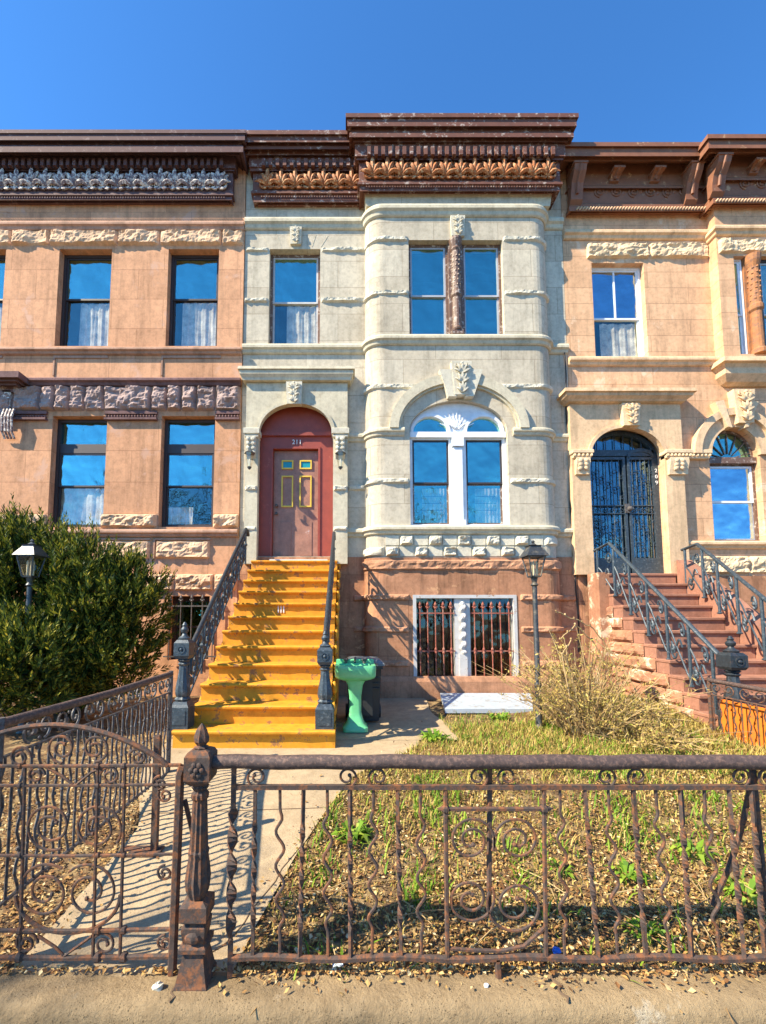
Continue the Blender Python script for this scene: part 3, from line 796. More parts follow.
for k in range(11):   # fluted shell in the spandrel
    a = PI*(.1+.08*k); m.tube([(cm+.12*math.cos(a),yw-.012,Zb(428)+.14*math.sin(a)),(cm+.34*math.cos(a),yw-.012,Zb(428)+.02+.37*math.sin(a))], .008, 4)
bw = m.build('arched_window', M['white'], MH, label='white arched double window with a shell between its two round lights')
for l, r in (L1, L2):
    m = MB(); frame4(m, l, r, Zb(482), zt1, .035, yw+.02, yw+.045); m.build('sash', M['darkframe'], bw)
    m = MB(); frame4(m, l, r, Zb(523), Zb(481), .035, yw+.05, yw+.075); m.build('sash', M['brownframe'], bw)
    m = MB(); m.box(l+.03, r-.03, yw+.03, yw+.036, Zb(482)+.03, zt1-.03); m.build('pane', M['glass'], bw)
    m = MB(); m.box(l+.03, r-.03, yw+.06, yw+.066, Zb(523)+.03, Zb(481)-.03); m.build('pane', M['glass'], bw)
    c = (l+r)/2; q = (r-l)/2-.02
    m = MB(); m.prism(archpoly(c-q, c+q, zs2, zs2+.01, zs2+q*.92, 14), yw+.03, yw+.036); m.build('pane', M['glass'], bw)
    # inside guard bars low in the sash
    m = MB()
    for py in (493, 500, 507): m.tube([(l+.06,yw+.13,Zb(py)),(r-.1,yw+.13,Zb(py))], .008, 5)
    for f_ in (.2, .78): m.tube([(l+(r-l)*f_,yw+.13,Zb(512)),(l+(r-l)*f_,yw+.13,Zb(490))], .008, 5)
    m.build('guard_bars', M['iron'], bw)
    m = MB(); n=24; vs=[]; 
    for i in range(n+1):
        for j in range(2): vs.append((l+(r-l)*(.3+.7*i/n), yw+.17+.015*math.sin(i*1.7), [Zb(523),Zb(484)][j]))
    m.add(vs, [(2*i,2*i+2,2*i+3,2*i+1) for i in range(n)]); m.build('curtain', M['curtain'], bw, recalc=False)
# basement window behind the red grille
cmx0, cmx1 = X(455,640,YB), X(470.5,640,YB)
m = MB(); frame4(m, bb[0], bb[1], bb[2], bb[3], .06, YB-.045, YB+.12); m.box(cmx0, cmx1, YB-.0, YB+.12, bb[2]+.06, bb[3]-.06)
m.box((cmx0+cmx1)/2-.07, (cmx0+cmx1)/2+.07, YB-.03, YB+.01, Zb(686), Zb(654))
cxm = (cmx0+cmx1)/2
for i in range(46):
    z = Zb(652)+(Zb(606)-Zb(652))*i/45; a = i*.7; m.ball((cxm+.018*math.cos(a), YB-.03+.018*math.sin(a), z), .052, 6, 4, (1,1,.7))
m.ball((cxm,YB-.02,Zb(604)), .05, 8, 6)
gw = m.build('basement_window', M['greyframe'], MH, label='pale framed basement window with a twisted column')
for l, r in ((bb[0]+.06,cmx0),(cmx1,bb[1]-.06)):
    m = MB(); m.box(l, r, YB+.07, YB+.076, bb[2]+.05, bb[3]-.05); m.build('pane', M['glass_dark'], gw)
    area_window_grille(gw, l, r, bb[2]+.04, Z(604,YB-.0), YB-.012, 5, 'grille_red', mid=Zb(651), name='grille')

# portal
zh = Z(383, YP)
m = MB(); m.plate([(px0,TH_Z-.05),(px1,TH_Z-.05),(px1,zh),(px0,zh)], [archpoly(ax0,ax1,TH_Z-.045,a_s,a_t)], YP, YR+.0)
m.box(px0, px1, YP+.001, YR-.001, TH_Z-.06, TH_Z-.04)
pt = m.build('portal', M['cream_trim'], MH, label='cream portal with a round arch and a moulded hood')
m = MB(); hp = [(px0+.02,YR-.001),(px0+.02,YP),(px1-.02,YP),(px1-.02,YR-.001)]
m.sweep(hp, [(-.02,Z(365.5,YP-.16)),(.15,Z(365.5,YP-.16)),(.16,Z(368.5,YP-.16)),(.13,Z(369,YP-.14)),(.13,Z(373,YP-.14)),(.09,Z(377,YP-.1)),(.08,Z(380,YP-.08)),(.03,Z(382.5,YP)),(-.02,Z(382.5,YP))]); m.build('hood', M['cream_trim'], pt)
m = MB(); cxa = (ax0+ax1)/2; ra = (ax1-ax0)/2
m.ring(cxa, a_s, ra-.03, a_t-a_s-.03, ra+.03, a_t-a_s+.03, YP-.03, YP+.05); m.build('arch_moulding', M['cream_trim'], pt)
keystone(286.5, 384, 302.5, 406, YP-.02, 'cream_rock', pt, out=.16)
for l, r in ((px0-.03, ax0+.03), (ax1-.03, px1+.03)):
    m = MB()
    m.cbox(l, r, YP-.07, YR-.005, Z(435,YP), Z(429,YP)); m.cbox(l+.02, r-.02, YP-.05, YR-.006, Z(438,YP), Z(435.2,YP))
    c = (l+r)/2; zt, zb_ = Z(438,YP), Z(459,YP)
    m.prismx([(YP-.001,zt),(YP-.10,zt),(YP-.10,zt-.06),(YP-.05,zb_+.08),(YP-.001,zb_)], c-.09, c+.09)
    for j in range(4):
        for s in (-1, 1): m.ball((c+s*.045, YP-.10+.014*j, zt-.06-.08*j), 1, 6, 4, (.045,.03,.05), Euler((0,s*.7,0)).to_matrix())
    m.build('carved_impost', M['cream_rock'], pt, smooth=40)
for l, r in ((px0, ax0-.005), (ax1+.005, px1)):
    m = MB(); m.rock([(l,YP),(r,YP)], Z(491,YP), Z(485.5,YP), .04, cell=.03, seed=l*5+70, base=.012, chunk=.12); m.build('rock_faced_strip', M['cream_rock'], pt)
    m = MB(); m.rock([(l,YP),(r,YP)], Z(531,YP), Z(526,YP), .02, cell=.03, seed=l*5+75, base=.012, chunk=.12); m.build('rock_faced_strip', M['cream_rock'], pt)
# entrance: frame, transom, leaf
YD = YP+.22
dl, dr, dz0, dz1 = X(272.5,505,YD), X(318,505,YD), TH_Z, Z(449,YD)
m = MB(); m.plate(archpoly(ax0-.03,ax1+.03,TH_Z-.04,a_s+.02,a_t+.04), [R4(dl,dr,dz0-.03,dz1)], YD, YD+.1)
zt_ = Z(435.5, YD)
m.box(ax0, ax1, YD-.05, YD-.001, zt_-.02, zt_+.05); m.box(ax0, ax1, YD-.025, YD-.001, zt_+.05, zt_+.08)
m.box(dl-.04, dl, YD-.02, YD-.002, dz0, dz1+.04); m.box(dr, dr+.04, YD-.02, YD-.002, dz0, dz1+.04); m.box(dl, dr, YD-.02, YD-.002, dz1, dz1+.04)
ent = m.build('door_frame', M['door_frame'], MH)
YE = YD+.12
m = MB(); m.box(dl+.005, dr-.005, YE-.04, YE, dz0, dz1-.01)
dw = dr-dl
def dz(f): return dz0+(dz1-dz0)*f
for a, b, c_, d in ((.16,.40,.06,.44),(.60,.86,.06,.44)):
    m.box(dl+dw*a, dl+dw*b, YE-.05, YE-.041, dz(c_)+0, dz(.36))
door = m.build('door', M['door_leaf'], MH, label='battered maroon panelled door with yellow mouldings')
mg = MB(); mt = MB()
for a, b in ((.18,.44),(.58,.85)):
    for z0_, z1_, gl in ((.83,.91,1),(.49,.77,0)):
        x0, x1 = dl+dw*a, dl+dw*b
        frame4(mg, x0, x1, dz(z0_), dz(z1_), .026, YE-.065, YE-.041)
        if gl: mt.box(x0+.03, x1-.03, YE-.047, YE-.0405, dz(z0_)+.03, dz(z1_)-.03)
mg.build('panel_moulding', M['gold'], door); mt.build('door_light', M['teal'], door)
m = MB(); 
for f_ in (.50,.43): m.ball((dl+.07, YE-.08, dz(f_)), .032, 10, 8); m.lathe([(.02,0),(.02,.01)], 0, 0, 3) if False else None
m.build('door_knobs', M['silver'], door, smooth=True)
m = MB(); m.box(ax0+.25, ax1-.1, YP-.02, YP+.2, TH_Z-.002, TH_Z+.02); m.build('worn_threshold', M['whitebit'], pt)
def text(parent, body, loc, size, mat, name, rot=(PI/2,0,0), ext=.004, vertical=False):
    cu = bpy.data.curves.new('t', 'FONT'); cu.body = body; cu.size = size; cu.extrude = ext; cu.align_x = 'CENTER'; cu.align_y = 'CENTER'
    o = bpy.data.objects.new('t', cu); C.objects.link(o)
    me = bpy.data.meshes.new_from_object(o.evaluated_get(bpy.context.evaluated_depsgraph_get()))
    bpy.data.objects.remove(o); bpy.data.curves.remove(cu)
    E = Euler(rot).to_matrix(); m = MB()
    m.add([E @ v.co + Vector(loc) for v in me.vertices], [tuple(p.vertices) for p in me.polygons])
    bpy.data.meshes.remove(me)
    return m.build(name, M[mat], parent)
text(ent, '211', (X(297,442.5,YD), YD-.012, Z(442.5,YD)), .13, 'numeral', 'house_number')
# cable on the wall strip right of the bay
cab = MB(); pts = []
for i in range(26):
    t = i/25; pts.append((XM-.07+.015*math.sin(i*.9)+(.05 if i > 17 else 0), YR-.03, Zr(352+t*300)))
cab.tube(pts, .013, 6); props(cab.build('wall_cable', M['cable'], None, loc=(XM, YR, GZ)), 'thin black cable running down the shaded strip between the cream and tan houses', 'cable')

# ================================================================== RIGHT HOUSE
RH = thing('row_house', 'tan stone row house with a brown bracketed cornice and an arched iron gate door', 'house', (7.0, YT, GZ))
XRR = 11.5
Zt = lambda py: Z(py, YT)
YO = YT-.19                                              # oriel face
xo = X(711.5, 300, YT)
wr = rect(593.5, 263, 646, 357, YT)
wor = rect(737, 256, 800, 354, YO)
pz = Z(384, YT)
YQ = 7.70                                                # right portal plane
qx0, qx1 = X(572, 470, YQ), X(684, 470, YQ)
dx0, dx1 = X(591.5,500,YQ), X(667,500,YQ); d_s = Z(455,YQ); d_t = Z(427,YQ); DZR = Z(574,YQ+.1)
aw0, aw1 = X(712,500,YT), X(763,500,YT); aw_s = Zt(456); aw_t = Zt(428); aw_b = Zt(541)
m = MB(); m.plate([(XM+.004,GZB),(XRR,GZB),(XRR,Zt(170)),(XM+.004,Zt(170))],
   [R4(*wr), R4(dx0-.02,dx1+.02,DZR-.02,d_t+.06), archpoly(aw0,aw1,aw_b,aw_s,aw_t)], YT, YT+.3)
m.build('front_wall', M['tan'], RH)
shell(RH, XM, XRR, Z(140,YT-.45))
# oriel: upper bay starting at xo
zo0 = Z(357, YO)
m = MB(); m.plate([(xo,zo0),(XRR,zo0),(XRR,Z(160,YO)),(xo,Z(160,YO))], [R4(*wor)], YO, YO+.25); m.box(xo-.004, xo+.045, YO+.004, YT+.05, zo0, Z(160,YO)-.01)
m.build('oriel_wall', M['tan'], RH)
m = MB(); m.sweep([(xo,YT+.01),(xo,YO),(XRR,YO)], [(-.2,Z(356,YO-.1)),(.10,Z(356,YO-.1)),(.12,Z(361,YO-.1)),(.06,Z(365,YO)),(.02,Z(368,YO)),(.03,Z(374,YO)),(-.06,Z(380,YO)),(-.14,Z(385,YO+.1)),(-.18,Z(387,YO+.18))]); m.build('oriel_base', M['tan_trim'], RH)
window(RH, (wor[0], X(748,300,YO), wor[2], wor[3]), YO, Z(312,YO), 'white', 'white', rec=.08, fw=.03, label='narrow white window beside the orange carved column')
window(RH, (X(764,300,YO), wor[1], wor[2], wor[3]), YO, Z(312,YO), 'darkframe', 'greyframe', rec=.08)
m = MB(); c = X(756,300,YO); m.box(c-.14,c+.14,YO+.06,YO+.2,wor[2],wor[3])
m.lathe([(.13,wor[2]),(.13,wor[2]+.08),(.095,wor[2]+.12),(.09,Z(312,YO)),(.12,Z(310,YO)),(.12,Z(306,YO)),(.095,Z(304,YO)),(.09,Z(268,YO)),(.13,Z(262,YO)),(.14,wor[3])], c, YO+.02, 14)
for i in range(54):
    a = i*.8; m.ball((c+.09*math.cos(a), YO+.02+.09*math.sin(a), Z(303,YO)+(Z(268,YO)-Z(303,YO))*i/54), .024, 4, 3)
m.build('carved_column', M['col_orange'], RH, label='orange carved column in the oriel window')
# bracketed cornice
rl = X(571, 180, YT)
rws = lambda W, s: rows(W, [(.46,142-s,146-s),(.42,147-s,156-s),(.34,157-s,161-s),(.10,164-s,185-s),(.13,186-s,188-s),(.07,189-s,203-s),(.11,204-s,206-s),(.14,207-s,211-s),(.05,212-s,213-s)])
m = MB(); m.sweep([(rl,YT+.25),(rl,YT),(xo+.02,YT)], rws(YT,0)); co = m.build('cornice', M['corn_right'], RH)
m = MB(); m.sweep([(xo,YT+.2),(xo,YO),(XRR,YO)], rws(YO,8)); co2 = m.build('cornice', M['corn_right'], RH)
def bracket(mb, l, r, t, b, W, out):
    x0, x1 = X(l,t,W-out), X(r,t,W-out)
    z0, z1 = Z(b,W-.1), Z(t,W-out); h = z1-z0
    mb.prismx([(W-.06,z1),(W-out,z1),(W-out,z1-.08*h),(W-out*.92,z1-.22*h),(W-out*.62,z1-.45*h),(W-out*.50,z1-.7*h),(W-out*.48,z1-.9*h),(W-out*.3,z0),(W-.06,z0)], x0, x1)
    mb.box(x0-.02, x1+.02, W-out-.015, W-.08, z1-.04, z1+.002)
    xm = (x0+x1)/2
    mb.tube([(xm,W-out-.01,z1-.1*h),(xm,W-out*.9-.01,z1-.25*h),(xm,W-out*.64,z1-.45*h),(xm,W-out*.5-.01,z1-.75*h)], .03, 6)
for l, r, t, b, o in ((575,587,161,206,.36),(615,624,166,184,.30),(656,665,166,184,.30),(692,704,161,206,.36)):
    m = MB(); bracket(m, l, r, t, b, YT, o); m.build('bracket', M['corn_right'], co)
for l, r, t, b, o in ((719,732,153,198,.36),(757,766,158,176,.30),(795,806,158,176,.3)):
    m = MB(); bracket(m, l, r, t, b, YO, o); m.build('bracket', M['corn_right'], co2)
def scrollpanel(x0, x1, z0, z1, y, par):
    m = MB(); n = max(2, round((x1-x0)/.32)); h = (z1-z0)
    for i in range(n):
        c = x0+(x1-x0)*(i+.5)/n; s = 1 if i % 2 else -1
        m.tube([(a,y-.008,b) for a, b in spiral(c, (z0+z1)/2, h*.42, 1.6, s*PI/2, s, 22)], .016, 5)
        m.ball((c+.14,y,(z0+z1)/2-s*.02), .04, 6, 4, (1,.4,1.3))
    m.build('carved_frieze_panel', M['corn_right'], par)
scrollpanel(X(589,195,YT), X(690,195,YT), Zt(202), Zt(189.5), YT-.07, co)
scrollpanel(X(733,188,YO), X(800,188,YO), Z(194,YO), Z(181.5,YO), YO-.07, co2)
m = MB()
for x0, x1, y, z in ((rl, xo, YT-.145, Z(209,YT-.14)), (xo-.1, XRR, YO-.145, Z(201,YO-.14))):
    k = int((x1-x0)/.06)
    for i in range(k):
        a = x0+(x1-x0)*i/k; m.tube([(a,y,z-.025),(a+.045,y-.012,z+.025)], .016, 5)
m.build('rope_moulding', M['tan_trim'], RH)
band(RH, [(XM+.01,YT),(xo,YT)], Zt(232.5), Zt(240.5), .09, 'tan_trim')
band(RH, [(xo,YT),(xo,YO),(XRR,YO)], Z(228,YO), Z(236.5,YO), .09, 'tan_trim')
m = MB()
for k, (l, r) in enumerate(((586,648),(649,708))): m.rock([(X(l,251,YT),YT),(X(r,251,YT),YT)], Zt(259), Zt(244), .075, cell=.03, seed=k*7+3, base=.02)
m.rock([(xo+.02,YO),(XRR,YO)], Z(254,YO), Z(240,YO), .07, cell=.03, seed=33, base=.02)
m.build('rock_faced_lintel_course', M['tan_rock'], RH)
window(RH, wr, YT, Zt(315), 'white', 'white', rec=.11, fw=.045, vbar=True, curtain=(.2,.95,.95), glass='glass_lt', label='white sash window with a divided upper light')
band(RH, [(XM+.01,YT),(xo,YT)], Zt(358.5), Zt(366.5), .09, 'tan_trim', 'sill_course')
# portal of the right house
m = MB(); m.plate([(qx0,DZR-.02),(qx1,DZR-.02),(qx1,Z(404,YQ)),(qx0,Z(404,YQ))], [archpoly(dx0,dx1,DZR-.015,d_s,d_t)], YQ, YT)
pr = m.build('portal', M['tan_trim'], RH, label='tan arched portal with a deep moulded hood')
m = MB(); m.sweep([(qx0+.03,YT-.001),(qx0+.03,YQ),(qx1-.03,YQ),(qx1-.03,YT-.001)],
  [(-.02,Z(387.5,YQ-.2)),(.20,Z(387.5,YQ-.2)),(.21,Z(391,YQ-.2)),(.17,Z(392,YQ-.17)),(.16,Z(395,YQ-.16)),(.10,Z(399,YQ-.1)),(.08,Z(401,YQ-.08)),(.03,Z(404,YQ)),(-.02,Z(404,YQ))]); m.build('hood', M['tan_trim'], pr)
m = MB(); rq = (dx1-dx0)/2; m.ring((dx0+dx1)/2, d_s, rq-.025, d_t-d_s-.025, rq+.04, d_t-d_s+.04, YQ-.035, YQ+.05); m.build('arch_moulding', M['tan_trim'], pr)
keystone(620, 405, 638, 427, YQ-.03, 'tan_rock', pr, out=.14)
def impost(mb, l, r, Y, dep, t=451, b=475, mid=459):
    mb.cbox(l, r, Y-.10, Y+dep, Z(t+4,Y), Z(t,Y)); mb.cbox(l+.03, r-.03, Y-.07, Y+dep, Z(mid,Y), Z(t+4.1,Y))
    n = max(2, int((r-l)/.07))
    for i in range(n): mb.ball((l+(r-l)*(i+.5)/n, Y-.08, Z(t+5.5,Y)), .03, 5, 4)
    if b:
        zt, zb_ = Z(mid,Y), Z(b,Y)
        mb.prismx([(Y-.001,zt),(Y-.09,zt),(Y-.10,zt-.08),(Y-.05,zb_+.06),(Y-.05,zb_),(Y-.001,zb_)], l+.07, r-.07)
        for j in range(3):
            for s in (-1, 1): mb.ball(((l+r)/2+s*.055, Y-.09+.01*j, zt-.06-.07*j), 1, 6, 4, (.06,.03,.04), Euler((0,s*.7,0)).to_matrix())
for a_, b_ in ((qx0-.02, dx0+.03), (dx1-.03, X(689,462,YQ))): m = MB(); impost(m, a_, b_, YQ, .1); m.build('carved_impost', M['tan_rock'], pr, smooth=40)
m = MB(); impost(m, X(689,462,YQ)+.015, aw0-.02, YT, .02, b=None, t=451.4, mid=460); m.build('impost_course', M['tan_rock'], RH)
# iron gate door
YG = YQ+.20
gx0, gx1, gz0, gz1 = dx0+.03, dx1-.03, DZR, d_s-.02
m = MB(); m.plate(archpoly(dx0-.02,dx1+.02,DZR-.01,d_s,d_t+.02), [archpoly(dx0+.05,dx1-.05,DZR+.02,d_s,d_t-.06)], YG, YG+.06)
m.box(dx0+.05, dx1-.05, YG, YG+.06, Z(456,YG), Z(450,YG))
mgx = X(628, 500, YG); 
gd = m.build('gate_door', M['iron_blue'], RH, label='blue-grey security door of scrolled iron bars under an arched light')
for k, (l, r) in enumerate(((dx0+.05, mgx-.02), (mgx+.02, dx1-.05))):
    m = MB(); frame4(m, l, r, gz0+.02, Z(457,YG), .05, YG+.0, YG+.045, wb=.30)
    if k == 1:
        m.ring((l+r)/2, Z(457,YG), (r-l)/2-.06, .10, (r-l)/2, .17, YG-.015, YG+.03)
    zc0, zc1 = Z(514,YG), Z(505,YG)
    m.box(l+.05, r-.05, YG+.005, YG+.03, zc0, zc0+.02); m.box(l+.05, r-.05, YG+.005, YG+.03, zc1-.02, zc1)
    nb = 5
    for i in range(nb):
        x = l+.05+(r-l-.1)*(i+.5)/nb
        m.tube([(x,YG+.02,gz0+.3),(x,YG+.02,Z(458,YG))], .009, 5)
        if i in (1,3) or True:
            for z0_, z1_ in ((gz0+.42, zc0-.1), (zc1+.1, Z(470,YG))):
                nn_ = 6
                for j in range(nn_):
                    if (i+j+k) % 2 == 0:
                        zz = z0_+(z1_-z0_)*(j+.5)/nn_; s = 1 if (i+j) % 4 < 2 else -1
                        m.tube([(a,YG+.012,b) for a, b in spiral(x+s*.04, zz, .055, 1.1, PI/2*(1-s), s, 10)], .007, 4)
    for j in range(5):
        x = l+.1+(r-l-.2)*j/4; m.tube([(a,YG+.012,b) for a, b in spiral(x,(zc0+zc1)/2,.05,1.1,0,1 if j%2 else -1,10)], .007, 4)
    m.build('door_leaf', M['silver'] if 0 else M['iron_blue'], gd)
    m = MB(); m.box(l+.02, r-.02, YG+.06, YG+.066, gz0+.3, Z(457,YG)); m.build('pane', M['glass_dim'], gd)
m = MB()
for i in range(8):
    x = dx0+.1+(dx1-dx0-.2)*i/7; u = (x-(dx0+dx1)/2)/rq; m.tube([(x,YG+.02,d_s+.02),(x,YG+.02,d_s+(d_t-d_s-.06)*math.sqrt(max(0,1-u*u)))], .009, 5)
    if i % 2: m.ball((x,YG+.02,d_s+.14), .035, 6, 5, (1,.5,1.2))
m.build('fanlight_bars', M['iron'], gd)
m = MB(); m.prism(archpoly(dx0+.04,dx1-.04,d_s,d_s+.01,d_t-.05), YG+.05, YG+.056); m.build('pane', M['glass_dim'], gd)
m = MB(); m.ball((mgx+.01,YG-.03,Z(509,YG)), .05, 10, 8); m.box(mgx-.07, mgx+.02, YG-.02, YG+.0, Z(513,YG), Z(504,YG)); m.build('lock', M['silver'], gd)
for i, ch in enumerate('209'):
    text(gd, ch, (X(655.5,470,YG), YG-.012, Z(471+i*6,YG)), .105, 'numeral', 'house_number')
# arched window right
m = MB(); rw = (aw1-aw0)/2; cw_ = (aw0+aw1)/2
m.ring(cw_, aw_s+.02, rw-.02, aw_t-aw_s-.02, rw+.30, aw_t-aw_s+.28, YT-.05, YT+.02)
m.ring(cw_, aw_s+.02, rw+.22, aw_t-aw_s+.20, rw+.36, aw_t-aw_s+.34, YT-.112, YT+.02)
m.build('arch_moulding', M['tan_trim'], RH)
m = MB()
for s in (-1, 1): m.prism([(cw_+s*.12,aw_t-.05),(cw_+s*.20,aw_t-.03),(cw_+s*.42,aw_t+.46),(cw_+s*.25,aw_t+.50)][::s], YT-.13, YT+.02)
m.build('flanking_voussoirs', M['tan_rock'], RH)
keystone(728, 393, 749, 426, YT, 'tan_rock', RH, taper=.14, out=.26)
m = MB(); m.plate(archpoly(aw0,aw1,aw_b,aw_s,aw_t), [archpoly(aw0+.05,aw1-.05,aw_s-.0,aw_s+.01,aw_t-.05), R4(aw0+.05,aw1-.05,aw_b+.04,Zt(463))], YT+.12, YT+.19)
m.box(aw0, aw1, YT+.06, YT+.118, Zt(462), Zt(456))
w_ = m.build('arched_window', M['brownframe'], RH, label='single arched window with white sashes')
for a, b in ((Zt(501), Zt(464)), (aw_b+.04, Zt(500))):
    m = MB(); frame4(m, aw0+.05, aw1-.05, a, b, .04, YT+.13+(.03 if a < Zt(510) else 0), YT+.155+(.03 if a < Zt(510) else 0)); m.build('sash', M['white'], w_)
    m = MB(); m.box(aw0+.08, aw1-.08, YT+.145, YT+.15, a+.03, b-.03); m.build('pane', M['glass_lt'], w_)
m = MB(); m.prism(archpoly(aw0+.04,aw1-.04,aw_s,aw_s+.01,aw_t-.04), YT+.15, YT+.156); m.build('pane', M['glass'], w_)
m = MB()
for k in range(7):
    a = PI*(k+.5)/7; m.tube([(cw_+.12*math.cos(a),YT+.14,aw_s+.1*math.sin(a)),(cw_+(rw-.06)*math.cos(a),YT+.14,aw_s+(aw_t-aw_s-.06)*math.sin(a))], .012, 4)
m.build('fan_bars', M['brownframe'], w_)
band(RH, [(qx1-.02,YT),(XRR,YT)], Zt(541.5), Zt(549), .10, 'tan_trim', 'sill_course')
band(RH, [(XM+.01,YT),(qx0+.25,YT)], Zt(541.5), Zt(549), .06, 'tan_trim', 'sill_course')
m = MB()
for k, (l, r) in enumerate(((688,748),(749,800))): m.rock([(X(l,565,YT),YT),(X(r,565,YT),YT)], Zt(574), Zt(556), .08, cell=.035, seed=k*7+13, base=.02)
m.build('rock_faced_panel', M['tan_rock'], RH)
m = MB(); m.box(XM+.01, dx0-.05, YT-.03, YT-.002, GZB, Zt(566)); m.box(dx1+.05, XRR, YT-.03, YT-.002, GZB, Zt(576)); m.build('base_facing', M['brown'], RH)
# ================================================================== GROUND
def ribbon_ground(name, mat, poly_fn, nx, ny, dz, kind='structure', fn=gz, label=None):
    vs = []; fs = []
    for j in range(ny+1):
        for i in range(nx+1):
            x, y = poly_fn(i/nx, j/ny); vs.append((x, y, fn(x, y)+dz))
    for j in range(ny):
        for i in range(nx): fs.append((j*(nx+1)+i, j*(nx+1)+i+1, (j+1)*(nx+1)+i+1, (j+1)*(nx+1)+i))
    m = MB(); m.add(vs, fs); return m.build(name, M[mat], None, smooth=True, kind=kind)
m = MB(); m.box(-160, 160, -160, 240, -.62, -.60); m.build('ground', M['soil'], None, kind='structure')
m = MB(); m.box(-60, 60, -12.0, -3.2, -.42, -.33); m.build('street', M['asphalt'], None, kind='structure')
m = MB(); m.box(-60, 60, -3.2, 1.915, -.45, -.10); m.build('sidewalk', M['sidewalk'], None, kind='structure')
m = MB(); m.box(-60, 60, -17.0, -12.0, -.45, -.18); m.build('far_sidewalk', M['sidewalk'], None, kind='structure')
ribbon_ground('yard', 'soil', lambda u, v: (-12+24*u, 2.05+6.15*v), 120, 60, 0)
def kf(x, y): return 0
kb = MB()
nseg = 90; vs = []; fs = []
prof = [(1.895,-.3),(1.895,-.08),(1.90,-.045),(1.915,-.015),(1.95,0),(2.0,0),(2.085,-.004),(2.10,-.03),(2.10,-.3)]
for i in range(nseg+1):
    x = -9+18*i/nseg
    for a, b in prof: vs.append((x, a+.012*noise.noise(Vector((x*2,a*3,1))), b+.010*noise.noise(Vector((x*1.7,a*4,5)))))
for i in range(nseg):
    for k in range(len(prof)-1): n = len(prof); fs.append((i*n+k, (i+1)*n+k, (i+1)*n+k+1, i*n+k+1))
kb.add(vs, fs); kb.build('kerb', M['kerb'], None, smooth=50, kind='structure')
# crack joints in the kerb as thin dark grooves
m = MB()
for px in (172, 569):
    x = X(px, 1000, 1.93); m.tube([(x-.01+.015*math.sin(j*1.9), 1.925+.16*j/8, .001) for j in range(9)], .006, 4)
m.build('kerb_cracks', M['crack'], None, kind='structure')
# walkway
wl = [(2.09,-1.62),(2.6,-1.60),(3.2,-1.55),(3.9,-1.9),(4.6,-2.05),(5.2,-2.05)]
wr_ = [(2.09,-.56),(2.4,-.50),(2.9,-.36),(3.4,-.17),(3.9,.05),(4.4,.55),(4.75,.80),(5.2,.85)]
def lerp(tab, y):
    for (a, p), (b, q) in zip(tab, tab[1:]):
        if y <= b: return p+(q-p)*max(0, (y-a)/(b-a))
    return tab[-1][1]
ribbon_ground('path', 'walk', lambda u, v: ((lambda y: (lerp(wl,y)*(1-u)+lerp(wr_,y)*u, y))(2.09+3.11*v)), 16, 40, .016)
ribbon_ground('path', 'walk', lambda u, v: (-.25+1.55*u+.05*math.sin(v*9)*u, 4.9+2.75*v), 10, 20, .020)
m = MB()
for (x0, y0, x1, y1) in ((-.62,2.3,-.30,3.1),(-1.55,3.35,-.2,3.42),(-.25,4.05,.4,4.0),(-.62,2.3,-.9,1.97)):
    m.tube([Vector((x0+(x1-x0)*t/8+.01*math.sin(t*2.1), y0+(y1-y0)*t/8, gz(x0+(x1-x0)*t/8, y0+(y1-y0)*t/8)+.017)) for t in range(9)], .004, 4)
m.build('path_cracks', M['crack'], None, kind='structure')

# ================================================================== YELLOW STOOP
sx0, sx1 = -1.80, -.20
N_ST = 12; rise = (TH_Z-GZ)/N_ST; Y0S = 4.57; tread = (YP-.02-Y0S)/(N_ST-1)
ST_ = thing('stoop', 'steep yellow painted stoop rising to the maroon door', 'steps', (-1, 4.6, GZ))
for k in range(N_ST):
    m = MB(); y0 = Y0S+tread*k; z1 = GZ+rise*(k+1); z0 = z1-rise
    a, b = (sx0-.10, sx1+.06) if k == 0 else (sx0, sx1)
    yb = min(y0+tread+.05, YP-.001)
    if k == N_ST-1: yb = YP+.215; 
    m.box(a, b if k < N_ST-1 else b, y0+.035, yb if k < N_ST-1 else YP-.002, z0-(.12 if k == 0 else 0)+.001*(k>0), z1-.045)
    # nosing slab with worn uneven front
    n = 18; prof = [(0.0,-.045),(-.012,-.03),(-.014,-.012),(0,0)]
    vs = []
    for i in range(n+1):
        x = a+(b-a)*i/n; w = .008*noise.noise(Vector((x*5, k, 0)))
        vs += [(x, y0+p+w, z1+q+ (w*.4 if q > -.02 else 0)) for p, q in prof]+[(x, yb, z1), (x, yb, z1-.045)]
    fs = []
    for i in range(n):
        for q in range(6): fs.append((i*6+q, i*6+(q+1)%6, i*6+6+(q+1)%6, i*6+6+q))
    fs += [tuple(range(6)), tuple(range((n+1)*6-1, n*6-1, -1))]
    m.add(vs, fs); m.build('step', M['yellow'], ST_)
